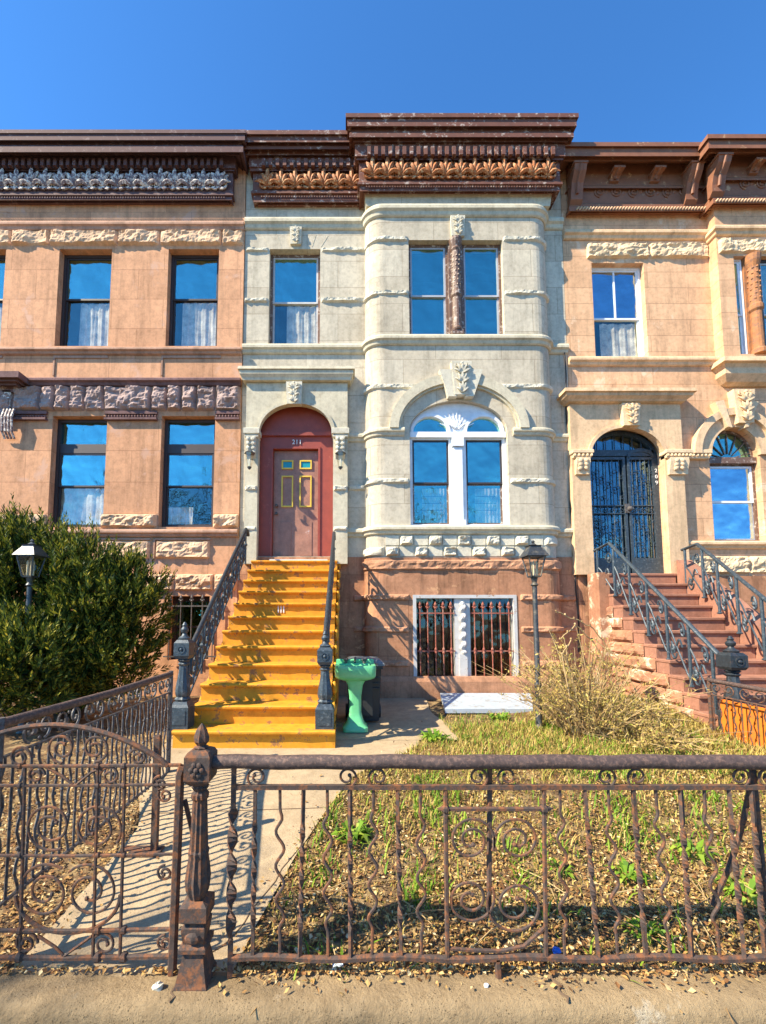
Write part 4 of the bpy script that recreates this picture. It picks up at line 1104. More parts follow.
# side walls below the steps
sl = rise/tread
def sidewall(x0, x1, mat, par, y0, y1, z0, ztop0, slope, name='side_wall'):
    m = MB(); m.prismx([(y0,z0-.2),(y0,ztop0),(y1,ztop0+slope*(y1-y0)),(y1,z0-.2)], x0, x1); return m.build(name, M[mat], par)
sidewall(sx0-.035, sx0-.002, 'yellow', ST_, Y0S+tread+.06, YP-.01, GZ, GZ+rise-.01, sl)
sidewall(sx1+.002, sx1+.035, 'yellow', ST_, Y0S+tread+.06, YP-.01, GZ, GZ+rise-.01, sl)
sidewall(sx0+.01, sx1-.01, 'yellow', ST_, Y0S+tread*1.5, YP-.015, GZ, GZ+rise, sl, 'core')
m = MB()
for k in range(1, N_ST):
    y = Y0S+tread*(k+.5); z = GZ+rise*(k+.55)
    m.ball((sx1+.03, y, z+.02), .085, 8, 6, (.45,1,1)); m.ball((sx1+.03, y+.1, z-.10), .06, 6, 5, (.4,1,1))
m.build('scalloped_edge', M['yellow'], ST_, smooth=True)
text(ST_, 'III', (X(282.5,606.5,6.7)+.0, Y0S+tread*7+.028, GZ+rise*7.5), .17, 'numeral', 'painted_tally_mark')

def newel(name, label, x, y, z0, h, mat, cat='post', w=.20):
    t = thing(name, label, cat, (x, y, z0)); H = lambda f: z0+h*f
    m = MB(); m.loftz([((x-w/2,x+w/2,y-w/2,y+w/2),H(0)),((x-w/2,x+w/2,y-w/2,y+w/2),H(.20)),((x-w*.42,x+w*.42,y-w*.42,y+w*.42),H(.225)),((x-w*.36,x+w*.36,y-w*.36,y+w*.36),H(.25))])
    m.box(x-w*.36, x+w*.36, y-w/2-.006, y-w/2, H(.04), H(.17)); m.build('base', M[mat], t)
    m = MB(); m.lathe([(w*.38,H(.25)),(w*.44,H(.27)),(w*.34,H(.29)),(w*.40,H(.31)),(w*.42,H(.35)),(w*.36,H(.42)),(w*.27,H(.51)),(w*.24,H(.58)),(w*.32,H(.60)),(w*.24,H(.615)),(w*.34,H(.635)),(w*.26,H(.65))], x, y, 20, flute=.10); m.build('fluted_shaft', M[mat], t, smooth=35)
    m = MB(); m.loftz([((x-w*.34,x+w*.34,y-w*.34,y+w*.34),H(.65)),((x-w*.42,x+w*.42,y-w*.42,y+w*.42),H(.68)),((x-w*.42,x+w*.42,y-w*.42,y+w*.42),H(.80)),((x-w*.30,x+w*.30,y-w*.30,y+w*.30),H(.83))])
    m.ring(x, H(.74), w*.16, w*.16, w*.22, w*.22, y-w*.46, y-w*.41, 0, 2*PI, 16); m.ball((x,y-w*.43,H(.74)), w*.09, 8, 6)
    m.ring(y, 0, 0, 0, 0, 0, 0, 0, 0, .1, 1) if False else None
    m.build('block', M[mat], t)
    m = MB(); m.lathe([(w*.30,H(.83)),(w*.34,H(.845)),(w*.16,H(.87)),(w*.12,H(.89)),(w*.20,H(.905)),(w*.22,H(.93)),(w*.12,H(.955)),(w*.15,H(.97)),(w*.05,H(1))], x, y, 12); m.build('finial', M[mat], t, smooth=40)
    return t
zst = GZ+rise
yn = Y0S+.15
newel('newel_post', 'ornate dark iron newel post left of the yellow steps', X(183,690,yn)+.0, yn, zst, Z(622,yn)-zst, 'iron_blue')
xnr = X(325,690,yn)
newel('newel_post', 'ornate dark iron newel post right of the yellow steps', xnr, yn, zst, Z(631,yn)-zst, 'iron_blue')

def stoop_rail(label, p0, p1, drop, nb, mat, mat2, dense=True):
    t = thing('stair_railing', label, 'railing', (p0.x, p0.y, p0.z-drop))
    d = p1-p0
    m = MB(); m.tube([p0-d*.01, p0+d*.5, p1, p1+Vector((0,.12,-.02)), p1+Vector((0,.17,-.09))], .030, 8, flat=1.15); m.build('handrail', M[mat], t, smooth=50)
    m = MB(); lo = Vector((0,0,-drop)); m.tube([p0+lo, p1+lo*.96], .014, 6); m.tube([p0+lo*.18, p1+lo*.18], .010, 6); m.build('bottom_rail', M[mat2], t)
    for i in range(nb+1):
        q = p0+d*(i/nb); 
        m = MB(); m.tube([q, q+lo*1.22], .016, 6); m.ball(q+lo*.55, .032, 6, 5); m.ball(q+lo*.60+Vector((0,0,-.05)), .022, 6, 4); m.build('baluster', M[mat2], t)
        if i == nb: break
        m = MB(); L = d*(1/nb); ux = L
        def pt(a, b): return q+L*a+lo*b          # a along, b down
        for s, c in ((1,(.32,.42)),(-1,(.68,.62))):
            m.tube([pt(c[0]+s*.20*u, c[1]+.26*v) for u, v in spiral(0,0,1,1.3,PI*.5,1,22)], .021, 5)
            m.tube([pt(c[0]-s*.02+s*.30*math.sin(w*PI)*.6, .12+.8*w if s > 0 else .92-.8*w) for w in [j/9 for j in range(10)]], .018, 5)
        if dense:
            for c in ((.5,.25),(.5,.82),(.2,.78),(.8,.25),(.5,.52)):
                m.ball(pt(*c), 1, 6, 4, (.018,.075,.05))
        m.build('scroll_panel', M[mat2], t)
    return t
pl0 = at(186, 652, yn+.02); pl1 = at(246, 529, 7.35)
pl0 = Vector((X(186,652,yn)+.02, yn+.04, Z(652,yn)))
stoop_rail('ornate black railing on the left side of the yellow steps', pl0, pl1, .52, 6, 'iron', 'iron_blue')
pr0 = Vector((xnr-.01, yn+.04, Z(645,yn))); pr1 = at(334, 533, 7.35)
stoop_rail('ornate black railing on the right side of the yellow steps', pr0, pr1, .52, 6, 'iron', 'iron_blue')

# ================================================================== RED STOOP
rx0, rx1 = 4.62, 6.12; YR0 = 5.30
NR = 11; riseR = (DZR-GZ)/NR; trR = (YQ-.02-YR0)/(NR-1)
RS = thing('stoop', 'red brown stone stoop with a rough peeling side, leading to the iron gate door', 'steps', (5.4, 5.3, GZ))
for k in range(NR):
    m = MB(); y0 = YR0+trR*k; z1 = GZ+riseR*(k+1)
    a, b = rx0+(.0 if k else -.06), rx1
    m.box(a+.01, b-.01, y0+.03, y0+trR+.04 if k < NR-1 else YQ-.002, z1-riseR-(.2 if k == 0 else -.001), z1-.05)
    m.cbox(a, b, y0, y0+trR+.05 if k < NR-1 else YQ-.001, z1-.05, z1, .01); m.build('step', M['redstep'], RS)
slr = riseR/trR
sidewall(rx0+.03, rx1-.03, 'redstep', RS, YR0+trR*1.5, YQ-.01, GZ, GZ+riseR, slr, 'core')
# rough block side: stone courses on the face at x=rx0 (normal -x): path runs toward the viewer
m = MB(); k = 0
for c in range(NR):
    z0 = GZ+riseR*c-(.15 if c == 0 else 0); z1 = GZ+riseR*(c+1); ys = YR0+trR*c+.30*(c>0); y = YQ
    while y > ys+.05:
        y2 = max(ys, y-R_.uniform(.32,.55)); 
        if y2-ys < .18: y2 = ys
        k += 1; m.rock([(rx0-.0,y),(rx0-.0,y2)], z0+.004, z1-.004, .055, cell=.04, seed=k*1.9, base=.012, chunk=.5); y = y2-.012
m.build('rock_faced_side', M['redside'], RS)
# sloped cheek on the right with its own wall
m = MB(); m.prismx([(YR0-.1,GZ-.2),(YR0-.1,GZ+.45),(YQ-.02,DZR+.25),(YQ-.02,GZ-.2)], rx1+.002, rx1+.28); m.build('cheek_wall', M['redstep'], RS)
# landing between portal and stoop
m = MB(); m.box(rx0-.16, rx0+.03, YQ-.35, YQ-.005, GZ, DZR-.02); m.build('landing_pier', M['redside'], RS)

def scroll_rail(label, P, zdrop, mat, posts, xoff=0):
    # P: polyline of rail points (top landing start .. bottom)
    t = thing('stair_railing', label, 'railing', tuple(P[-1]-Vector((0,0,1))))
    m = MB(); m.tube(P, .026, 8, flat=1.2); m.build('handrail', M[mat], t, smooth=50)
    def along(f):
        L = [(b-a).length for a, b in zip(P, P[1:])]; s = f*sum(L)
        for (a, b), l in zip(zip(P, P[1:]), L):
            if s <= l+1e-9: return a+(b-a)*(s/l)
            s -= l
        return P[-1].copy()
    for i, f in enumerate(posts):
        q = along(f); m = MB(); m.tube([q, q-Vector((0,0,zdrop*1.12))], .022, 6); m.ball(q-Vector((0,0,zdrop*1.1)), .04, 8, 5, (1,1,.5)); m.build('post', M[mat], t)
        if i+1 == len(posts): break
        g = along(posts[i+1]); L = g-q; D = Vector((0,0,-zdrop))
        def pt(a, b): return q+L*a+D*b
        m = MB()
        # long S: spiral high on one side, sweeping to a spiral low on the other
        def sp2(ca, cb, r, a0, sg): return [pt(ca+r*.55*u/ max(.3, L.length)*1.0, cb-r*v/zdrop) for u, v in spiral(0,0,1,1.35,a0,sg,20)]
        m.tube(sp2(.26,.80,.13,0,-1), .013, 5); m.ball(pt(.26,.80), .03, 6, 5)
        m.tube(sp2(.72,.26,.12,PI,-1), .013, 5); m.ball(pt(.72,.26), .03, 6, 5)
        m.tube([pt(.26-.07+.5*w, .60-.0*w+.30*math.sin((w-.15)*PI)*(1-w)*.0+(.25-.35*w)*.3+ (.12*math.sin(w*2*PI))) for w in [j/10 for j in range(11)]], .014, 5)
        m.tube([pt(0,.42),pt(.2,.50),pt(.5,.72),pt(.85,.95),pt(1,1.0)], .012, 5)
        m.build('scroll_panel', M[mat], t)
    return t
nrx = 4.70; nry = 5.22
P1 = [at(594, 551, 7.55), at(609, 543, 7.30), Vector((nrx, nry+.02, Z(660,nry)))]
scroll_rail('grey iron scroll railing on the left of the red stoop', P1, .78, 'iron_blue', (.02,.14,.30,.46,.62,.78,.93))
P2 = [at(682, 550, 7.55), at(697, 544, 7.20), at(766, 600, 5.55), Vector((X(800,628,5.0), 5.0, Z(628,5.0)))]
scroll_rail('grey iron scroll railing on the right of the red stoop', P2, .78, 'iron_blue', (.02,.17,.34,.53,.74,.95))
newel('newel_post', 'dark iron newel post at the foot of the red stoop', nrx+.06, nry-.02, GZ+.02, Z(636,nry)-GZ-.02, 'iron', w=.25)

# ================================================================== LAMPS
def lamp_post(label, x, y, zb, zt, mat, group='yard lamp posts'):
    t = thing('lamp_post', label, 'lamp', (x, y, zb), group); h = .50; z0 = zt-h
    m = MB(); m.lathe([(.055,zb),(.055,zb+.04),(.04,zb+.07),(.04,zb+.55),(.048,zb+.57),(.034,zb+.60),(.030,z0-.12),(.05,z0-.10),(.03,z0-.07),(.045,z0)], x, y, 12); m.build('pole', M[mat], t, smooth=40)
    m = MB(); a, b = .06, .105; zc = z0+.27
    m.loftz([((x-a,x+a,y-a,y+a),z0),((x-a-.005,x+a+.005,y-a-.005,y+a+.005),z0+.02)])
    for sx_ in (-1, 1):
        for sy_ in (-1, 1): m.tube([(x+sx_*a,y+sy_*a,z0+.01),(x+sx_*b,y+sy_*b,zc)], .010, 5)
    for u in (-1, 1):
        m.tube([(x-b,y+u*b,zc),(x+b,y+u*b,zc)], .012, 4); m.tube([(x+u*b,y-b,zc),(x+u*b,y+b,zc)], .012, 4)
    m.build('lantern_frame', M[mat], t)
    m = MB(); c = .14; m.loftz([((x-c,x+c,y-c,y+c),zc+.005),((x-c+.01,x+c-.01,y-c+.01,y+c-.01),zc+.03),((x-.075,x+.075,y-.075,y+.075),zc+.12),((x-.07,x+.07,y-.07,y+.07),zc+.14),((x-.085,x+.085,y-.085,y+.085),zc+.15)])
    m.lathe([(.06,zc+.15),(.03,zc+.175),(.014,zc+.19),(.025,zc+.205),(.004,zt)], x, y, 8); m.build('roof', M[mat], t)
    for u, v in ((0,-1),(0,1),(-1,0),(1,0)):
        m = MB()
        if v: vs = [(x-a,y+v*a,z0+.02),(x+a,y+v*a,z0+.02),(x+b,y+v*b,zc),(x-b,y+v*b,zc)]
        else: vs = [(x+u*a,y-a,z0+.02),(x+u*a,y+a,z0+.02),(x+u*b,y+b,zc),(x+u*b,y-b,zc)]
        m.add(vs, [(0,1,2,3)]); m.build('glass_panel', M['lantern_glass'], t, recalc=False)
    m = MB()
    for k in range(3): m.lathe([(.012,z0+.02),(.012,z0+.17),(.016,z0+.19),(.003,z0+.22)], x+.035*math.cos(k*2.1), y+.035*math.sin(k*2.1), 8)
    m.build('candle_tubes', M['bulb'], t)
    return t
yl = 5.45
xlr = X(537, 660, yl)
M['lampblack'] = metal('lamp_black_paint', (.05,.055,.06), rust=(.20,.17,.12), amt=.56, rough=.5)
lamp_post('black lantern lamp post beside the dry yellow bush and the barred basement window', xlr, yl, gz(xlr,yl)-.02, Z(540,yl), 'lampblack')
yll = 5.30; xll = X(29.5, 590, yll)
M['lampgrey'] = metal('lamp_blue_grey_paint', (.07,.085,.095), rust=(.07,.08,.09), amt=.5, rough=.4)
lamp_post('blue-grey lantern lamp post standing in front of the dark evergreen', xll, yll, gz(xll,yll)-.02, Z(539,yll), 'lampgrey')
for px_, lb in ((249.5,'small wall lantern on the left pier of the cream portal'),(340.5,'small wall lantern on the right pier of the cream portal')):
    y = YP-.14; x = X(px_,465,y); zt = Z(452,y); zb_ = Z(468,y)
    t = thing('wall_lantern', lb, 'lamp', (x, YP, zt), 'wall lanterns of the cream portal')
    m = MB(); m.tube([(x,YP-.004,zt+.02),(x,YP-.10,zt+.07),(x,y,zt+.03)], .010, 6); m.box(x-.035,x+.035,YP-.012,YP-.001,zt-.03,zt+.07); m.build('bracket', M['lampgrey'], t)
    m = MB(); m.lathe([(.012,zt+.05),(.05,zt+.02),(.10,zt-.02),(.105,zt-.03)], x, y, 6); m.lathe([(.045,zb_+.02),(.03,zb_-.01),(.008,zb_-.03)], x, y, 6); m.build('cap', M['lampgrey'], t)
    m = MB(); m.lathe([(.085,zt-.032),(.045,zb_+.022)], x, y, 6); m.build('glass_panel', M['lantern_glass'], t)
    m = MB(); m.lathe([(.014,zb_+.03),(.014,zb_+.14),(.003,zb_+.18)], x, y, 8); m.build('candle_tube', M['bulb'], t)

# ================================================================== BIN, SINK, HATCH
yb_ = 5.62; bx_l, bx_r = X(345,690,yb_), X(383,690,yb_); bz0 = GZ+.03; bz1 = Z(662,yb_)
t = thing('trash_bin', 'tall black wheeled trash bin with a grey lid behind the green sink', 'trash bin', ((bx_l+bx_r)/2, yb_+.2, bz0))
m = MB(); m.loftz([((bx_l+.05,bx_r-.05,yb_+.06,yb_+.40),bz0+.02),((bx_l+.02,bx_r-.02,yb_+.01,yb_+.48),bz1-.10),((bx_l,bx_r,yb_-.02,yb_+.50),bz1-.095),((bx_l,bx_r,yb_-.02,yb_+.50),bz1-.05)])
m.box(bx_l+.14, bx_r-.14, yb_+.0, yb_+.1, bz0+.1, bz1-.2); 
for q in range(3): m.box(bx_l+.05+.0, bx_r-.05, yb_+.004+.01*0-.006, yb_+.03, bz1-.22-.07*q, bz1-.205-.07*q)
m.build('body', M['bin'], t)
m = MB(); m.loftz([((bx_l-.02,bx_r+.02,yb_-.05,yb_+.52),bz1-.048),((bx_l-.02,bx_r+.02,yb_-.05,yb_+.52),bz1-.02),((bx_l+.05,bx_r-.05,yb_+.03,yb_+.45),bz1+.03),((bx_l+.12,bx_r-.12,yb_+.1,yb_+.38),bz1+.045)])
m.tube([(bx_l+.08,yb_-.06,bz1-.02),(bx_l+.12,yb_-.09,bz1+.0),(bx_r-.12,yb_-.09,bz1+.0),(bx_r-.08,yb_-.06,bz1-.02)], .012, 6); m.build('lid', M['lid'], t)
for x in (bx_l+.03, bx_r-.03):
    m = MB(); m.tube([(x-.025,yb_+.42,bz0+.08),(x+.025,yb_+.42,bz0+.08)], .10, 16); m.build('wheel', M['bin'], t)
ys = 5.12; c = X(355.5,690,ys); zs0 = GZ+.03; w2 = (X(376,675,ys)-X(335,675,ys))/2; zt = Z(666,ys)
t = thing('pedestal_sink', 'mint green pedestal sink standing outside beside the yellow steps', 'sink', (c, ys+.2, zs0))
def rrect(cx_, cy_, a, b, r, n=4):
    p = []
    for (sx_, sy_, a0) in ((1,1,0),(-1,1,PI/2),(-1,-1,PI),(1,-1,1.5*PI)):
        for i in range(n+1):
            q = a0+PI/2*i/n; p.append((cx_+sx_*(a-r)+r*math.cos(q), cy_+sy_*(b-r)+r*math.sin(q)))
    return p
def stack(mb, lays):
    n = len(lays[0][0]); vs = []; fs = []
    for p, z in lays: vs += [(a, b, z) for a, b in p]
    for i in range(len(lays)-1):
        for k in range(n): fs.append((i*n+k, i*n+(k+1)%n, (i+1)*n+(k+1)%n, (i+1)*n+k))
    fs += [tuple(range(n-1,-1,-1)), tuple(range((len(lays)-1)*n, len(lays)*n))]; mb.add(vs, fs)
m = MB(); cy_ = ys+.19
stack(m, [(rrect(c,cy_,w2*.62,.13,.08),zt-.19),(rrect(c,cy_,w2*.93,.19,.08),zt-.16),(rrect(c,cy_,w2,.21,.06),zt-.13),(rrect(c,cy_,w2*1.02,.215,.06),zt-.02),(rrect(c,cy_,w2,.21,.06),zt),
          (rrect(c,cy_-.02,w2*.80,.14,.07),zt),(rrect(c,cy_-.02,w2*.74,.12,.07),zt-.05),(rrect(c,cy_-.02,w2*.4,.07,.06),zt-.10)])
m.build('basin', M['sink'], t, smooth=40)
m = MB(); m.cbox(c-w2*.98, c+w2*.98, cy_+.16, cy_+.21, zt-.01, zt+.05, .012); m.build('back_ledge', M['sink'], t)
m = MB(); stack(m, [(rrect(c,cy_,.155,.135,.05),zs0),(rrect(c,cy_,.155,.135,.05),zs0+.05),(rrect(c,cy_,.11,.10,.05),zs0+.10),(rrect(c,cy_,.075,.075,.04),zs0+.22),(rrect(c,cy_,.075,.075,.04),zs0+.42),(rrect(c,cy_,.095,.09,.05),zs0+.56),(rrect(c,cy_,.13,.12,.06),zt-.185)])
m.build('pedestal', M['sink'], t, smooth=40)
m = MB()
for u in (-.12,.12): m.lathe([(.02,zt+.0),(.02,zt+.03),(.035,zt+.04),(.035,zt+.055),(.01,zt+.06)], c+u, cy_+.13, 10)
m.build('taps', M['silver'], t)
m = MB(); m.tube([(c,cy_+.14,zt+.0),(c,cy_+.14,zt+.07),(c,cy_+.06,zt+.08),(c,cy_+.03,zt+.05)], .014, 8); m.build('spout', M['silver'], t, smooth=50)
h0, h1 = at(445,709,6.25), at(533,709,6.25); h2, h3 = at(531,693,7.40), at(440,693,7.40)
m = MB(); top = [h0,h1,h2,h3]; m.add([tuple(v) for v in top]+[(v.x,v.y,v.z-.06) for v in top], [(0,1,2,3),(7,6,5,4),(0,4,5,1),(1,5,6,2),(2,6,7,3),(3,7,4,0)])
t = thing('cellar_hatch', 'pale blue painted sloping cellar hatch under the barred window', 'hatch', ((h0.x+h1.x)/2, 6.9, GZ))
m.build('cover', M['slab'], t)
m = MB(); m.add([(h0.x+.05,6.31,GZ-.1),(h1.x-.05,6.31,GZ-.1),(h2.x-.05,7.38,GZ-.1),(h3.x+.05,7.38,GZ-.1),(h0.x+.05,6.31,h0.z-.055),(h1.x-.05,6.31,h1.z-.055),(h2.x-.05,7.38,h2.z-.065),(h3.x+.05,7.38,h3.z-.065)], [(0,1,5,4),(1,2,6,5),(2,3,7,6),(3,0,4,7),(0,3,2,1),(4,5,6,7)]); m.build('surround', M['brown_rock'], t)

# ================================================================== FRONT FENCE
YF = 2.055
FN = thing('iron_fence', 'rusty front fence of twisted and wavy iron bars under a thick pipe rail', 'fence', (1.0, YF, 0))
f_ = lambda px, py: at(px, py, YF)
xfe = X(880, 800, YF)
m = MB(); z1 = Z(762, YF); m.tube([(X(214,762,YF)+(xfe-X(214,762,YF))*i/30, YF+.004*math.sin(i), z1+.003*math.sin(i*1.7)) for i in range(31)], .033, 12); m.build('pipe_rail', M['pipe'], FN, smooth=50)
zs_, zbm = Z(787, YF), Z(958, YF)
m = MB(); m.box(X(232,787,YF), xfe, YF-.012, YF+.012, zs_-.010, zs_+.010); m.build('upper_rail', M['iron_rust'], FN)
m = MB(); m.tube([(X(232,958,YF)+(xfe-X(232,958,YF))*i/40, YF, zbm+.006*math.sin(i*.8)) for i in range(41)], .016, 6); m.build('bottom_rail', M['iron_rust'], FN)
def twisted(px, zt, zb_, r=.010, seed=0, w=.016, lean=0):
    # flat bar with stretches of twist: width seen from the front swells and narrows
    n = 44; m = MB(); vs = []; fs = []; x = X(px, 870, YF)
    for i in range(n+1):
        t_ = i/n; z = zt+(zb_-zt)*t_; tw = max(0, min(1, (t_-.22)/.6)); a = tw*PI*4.5+seed
        cw, ch = (w, .0055) if 0 < tw < 1 else (r, r)
        for k in range(4):
            u = (cw if k in (0, 3) else -cw); v = (ch if k < 2 else -ch)
            vs.append((x+lean*t_+u*math.cos(a)-v*math.sin(a), YF+u*math.sin(a)+v*math.cos(a), z))
    for i in range(n):
        for k in range(4): fs.append((i*4+k, i*4+(k+1)%4, i*4+4+(k+1)%4, i*4+4+k))
    fs += [(3,2,1,0),(n*4,n*4+1,n*4+2,n*4+3)]
    m.add(vs, fs); return m
def wavy(px, zt, zb_, r=.0075, seed=0, lean=0):
    m = MB(); x = X(px, 870, YF); n = 46
    pts = []
    for i in range(n+1):
        t_ = i/n; e = max(0, min(1, (t_-.14)/.08))*max(0, min(1, (.86-t_)/.08))
        pts.append((x+lean*t_+e*.020*math.sin((t_-.14)/.72*2*PI*3.6+seed), YF+.004*math.sin(t_*9), zt+(zb_-zt)*t_))
    m.tube(pts, r, 6); return m
twisted(232, z1-.02, Z(976,YF), .012, .3, .024).build('picket', M['iron_rust'], FN, label='thick twisted end bar next to the cast post')
pk = [(254,'t'),(279,'w'),(303,'t'),(327,'w'),(350,'t'),(374,'w'),(398,'t'),(421.5,'w'),(563,'w'),(588,'t'),(612,'w'),(637,'t'),(660,'w'),(685,'t'),(709,'w'),(734,'t'),(757,'t'),(782,'w'),(806,'t'),(830,'w')]
for i, (px, k) in enumerate(pk):
    ln = .012*math.sin(i*2.3)+(.02 if px > 580 else 0)
    (twisted(px, zs_, zbm, .008, i, .012, ln) if k == 't' else wavy(px, zs_, zbm, .0075, i*.7, ln)).build('picket', M['iron_rust'], FN)
# centre panel of rings
for px in (445.5, 544): 
    m = MB(); m.tube([f_(px,787), f_(px,809), f_(px+2,958)], .011, 6); m.ball(f_(px,809), .022, 6, 5); m.build('picket', M['iron_rust'], FN)
m = MB(); m.tube([f_(446,809), f_(544,809)], .011, 6)
m.lathe([(.002,0),(.002,0)],0,0,3) if False else None
for px, s in ((446,-1),(544,1)): m.tube([f_(px,809), f_(px+s*9,808.5)], [.022,.002], 6)
m.build('panel_bar', M['iron_rust'], FN)
def pxsp(cx_, cy_, rx_, turns, a0, sg, n=40, rmin=.2, Y=YF):
    return [at(cx_+rx_*u, cy_-rx_*v, Y) for u, v in spiral(0,0,1,turns,a0,sg,n,rmin)]
def scroll(par, pts, r=.0068, name='scroll', mat='iron_rust'):
    m = MB(); m.tube(pts, r, 6); m.ball(pts[-1], r*1.6, 6, 5); return m.build(name, M[mat], par)
# each C-scroll: near full ring ending in an inner curl
scroll(FN, pxsp(471,840,24,1.9,-PI*.15,1,60,.22)); scroll(FN, pxsp(517,840,24,1.9,PI*1.15,-1,60,.22))
scroll(FN, pxsp(470,899,25,1.9,PI*.15,-1,60,.2)); scroll(FN, pxsp(516,905,30,1.8,PI*.85,1,60,.22))
m = MB(); m.tube([f_(446,948), f_(470,950), f_(500,951), f_(524,946), f_(544,928)], .009, 6); m.build('scroll', M['iron_rust'], FN)
for cx_, s in ((257,-1),(347,1),(378,-1),(478,1),(507,-1),(606,1),(637,-1),(740,1),(768,-1)):
    scroll(FN, pxsp(cx_,777,10.5,1.35,-PI/2,s,30,.3), .006)
m = MB(); yb2 = YF+.03
m.tube([(X(490,770,yb2),yb2,z1-.01),(X(489,905,yb2),yb2,Z(905,yb2))], .013, 6)
m.build('stay_bar', M['iron_rust'], FN)
m = MB(); m.tube([(X(497,955,YF),YF,zbm),(X(499,975,YF),YF,-.02)], .016, 6); m.build('foot', M['iron_rust'], FN)
m = MB(); m.tube([at(754,770,YF+.04),at(741,830,YF+.05),at(728,870,YF+.07),at(712,905,YF+.10)], .012, 6); m.tube([at(752,765,YF+.03),at(758,830,YF+.03),at(766,905,YF+.03)], .015, 6); m.build('stay_bar', M['iron_rust'], FN)
# cast post
YPST = 2.05
xp = X(197.5, 900, YPST); H = lambda py: Z(py, YPST); px_m = .88*YPST/F*.95
CP = thing('cast_iron_post', 'tall rusty cast iron gate post with a bud finial', 'post', (xp, YPST, 0))
def sq(mb, lst):
    mb.loftz([((xp-a, xp+a, YPST-a, YPST+a), z) for a, z in lst])
u = px_m
m = MB(); sq(m, [(21*u*.86,-.02),(21*u*.86,H(976)),(19*u*.86,H(972)),(13*u*.86,H(948)),(13*u*.86,H(946))]); m.build('base', M['iron_rust'], CP)
m = MB(); sq(m, [(11*u,H(946)),(15*u,H(944)),(15*u,H(940)),(11*u,H(937)),(13*u,H(925)),(13*u,H(921)),(10*u,H(918)),(15*u,H(914)),(15*u,H(900)),(9*u,H(896))]); m.ball((xp,YPST-12*u,H(930)), 8*u, 8, 6, (1.2,.6,.8)); m.build('plinth_block', M['iron_rust'], CP)
m = MB(); m.lathe([(9*u,H(897)),(13*u,H(888)),(14.5*u,H(878)),(13*u,H(866)),(11*u,H(855)),(12*u,H(850)),(10.5*u,H(848)),(8.5*u,H(805)),(8*u,H(799)),(10*u,H(797)),(10*u,H(793)),(7*u,H(790)),(10*u,H(786)),(8*u,H(783))], xp, YPST, 24, flute=.14); m.build('fluted_shaft', M['iron_rust'], CP, smooth=25)
m = MB(); sq(m, [(9*u,H(783)),(13.5*u,H(779)),(14.5*u,H(777)),(14.5*u,H(754)),(12*u,H(750)),(8*u,H(748))])
for k in range(6): m.ball((xp+6*u*math.cos(k*PI/3), YPST-15*u, H(766)+6*u*math.sin(k*PI/3)), 3.4*u, 8, 6, (1,.6,1))
m.ball((xp,YPST-15.5*u,H(766)), 3.2*u, 8, 6); m.build('rosette_block', M['iron_rust'], CP)
m = MB(); m.lathe([(7*u,H(749)),(9*u,H(747)),(5*u,H(745)),(8.6*u,H(741)),(9*u,H(737)),(6.5*u,H(730)),(3*u,H(726)),(.5*u,H(723))], xp, YPST, 16, flute=.16); m.build('bud_finial', M['iron_rust'], CP, smooth=25)

# ================================================================== GATE
YGt = 2.075; g_ = lambda px, py: at(px, py, YGt)
GT = thing('iron_gate', 'rusty scrollwork iron gate with an arched top, left of the cast post', 'gate', (-1.3, YGt, 0))
XA = -46
m = MB(); m.tube([g_(183,766), g_(180,775), g_(178,830), g_(175,900), g_(172,975)], .022, 6); m.build('stile', M['iron_rust'], GT)
m = MB(); m.tube([g_(XA,765), g_(XA+2,975)], .020, 6); m.build('stile', M['iron_rust'], GT)
for py, r in ((766,.009),(785.5,.008),(855,.008),(930,.010),(957,.012)):
    m = MB(); m.tube([g_(XA,py), g_(70,py+(1 if py > 800 else 0)), g_(181 if py < 800 else 176,py-1)], r, 6)
    for px in (20,98,124): m.ball(g_(px,py), r*1.9, 6, 5)
    m.build('rail', M['iron_rust'], GT)
m = MB(); m.tube([g_(-62+i*(168+62)/30, 766-41*math.sin(PI*min(1,(i+0)/30))**.8) for i in range(31)], .013, 7); m.build('arched_top_rail', M['iron_rust'], GT, smooth=50)
for px, t0 in ((25,766),(98,766),(125,766),(150,785) ):
    if px == 150: continue
    m = MB(); m.tube([g_(px,t0), g_(px-5,957)], .0085, 6); m.build('picket', M['iron_rust'], GT)
m = MB(); m.tube([g_(-25,766), g_(-27,957)], .0085, 6); m.build('picket', M['iron_rust'], GT)
gs = lambda a, b, r, t_, a0, s, rm=.22: scroll(GT, pxsp(a,b,r,t_,a0,s,50,rm,YGt), .0065)
gs(50,826,25,1.75,-PI*.35,-1,.3); gs(97,828,25,1.75,-PI*.2,1,.3)
gs(45,892,29,1.8,PI*.3,1,.25); gs(90,892,29,1.7,PI*.75,-1,.25)
m = MB(); m.tube([g_(18+50-52*math.cos(PI*i/30), 895+38*math.sin(PI*i/30)) for i in range(31)], .009, 6); m.build('scroll', M['iron_rust'], GT)
gs(36,775,9,1.4,0,1,.3); gs(110,776,10,1.4,PI,-1,.3)
m = MB(); m.tube([g_(44,766), g_(62,776), g_(75,786), g_(92,772), g_(104,767)], .007, 5); m.build('scroll', M['iron_rust'], GT)
gs(62,748,15,1.6,-PI*.5,-1,.3); gs(95,748,14,1.6,-PI*.5,1,.3); gs(20,757,11,1.4,0,1,.3); gs(138,757,9,1.4,PI,-1,.3)
gs(26,943,12,1.5,0,1,.3); gs(104,944,12,1.5,PI,-1,.3); gs(-10,943,12,1.5,PI,-1,.3)
m = MB(); m.tube([g_(38,936), g_(55,947), g_(64,956), g_(78,946), g_(92,936)], .007, 5); m.build('scroll', M['iron_rust'], GT)
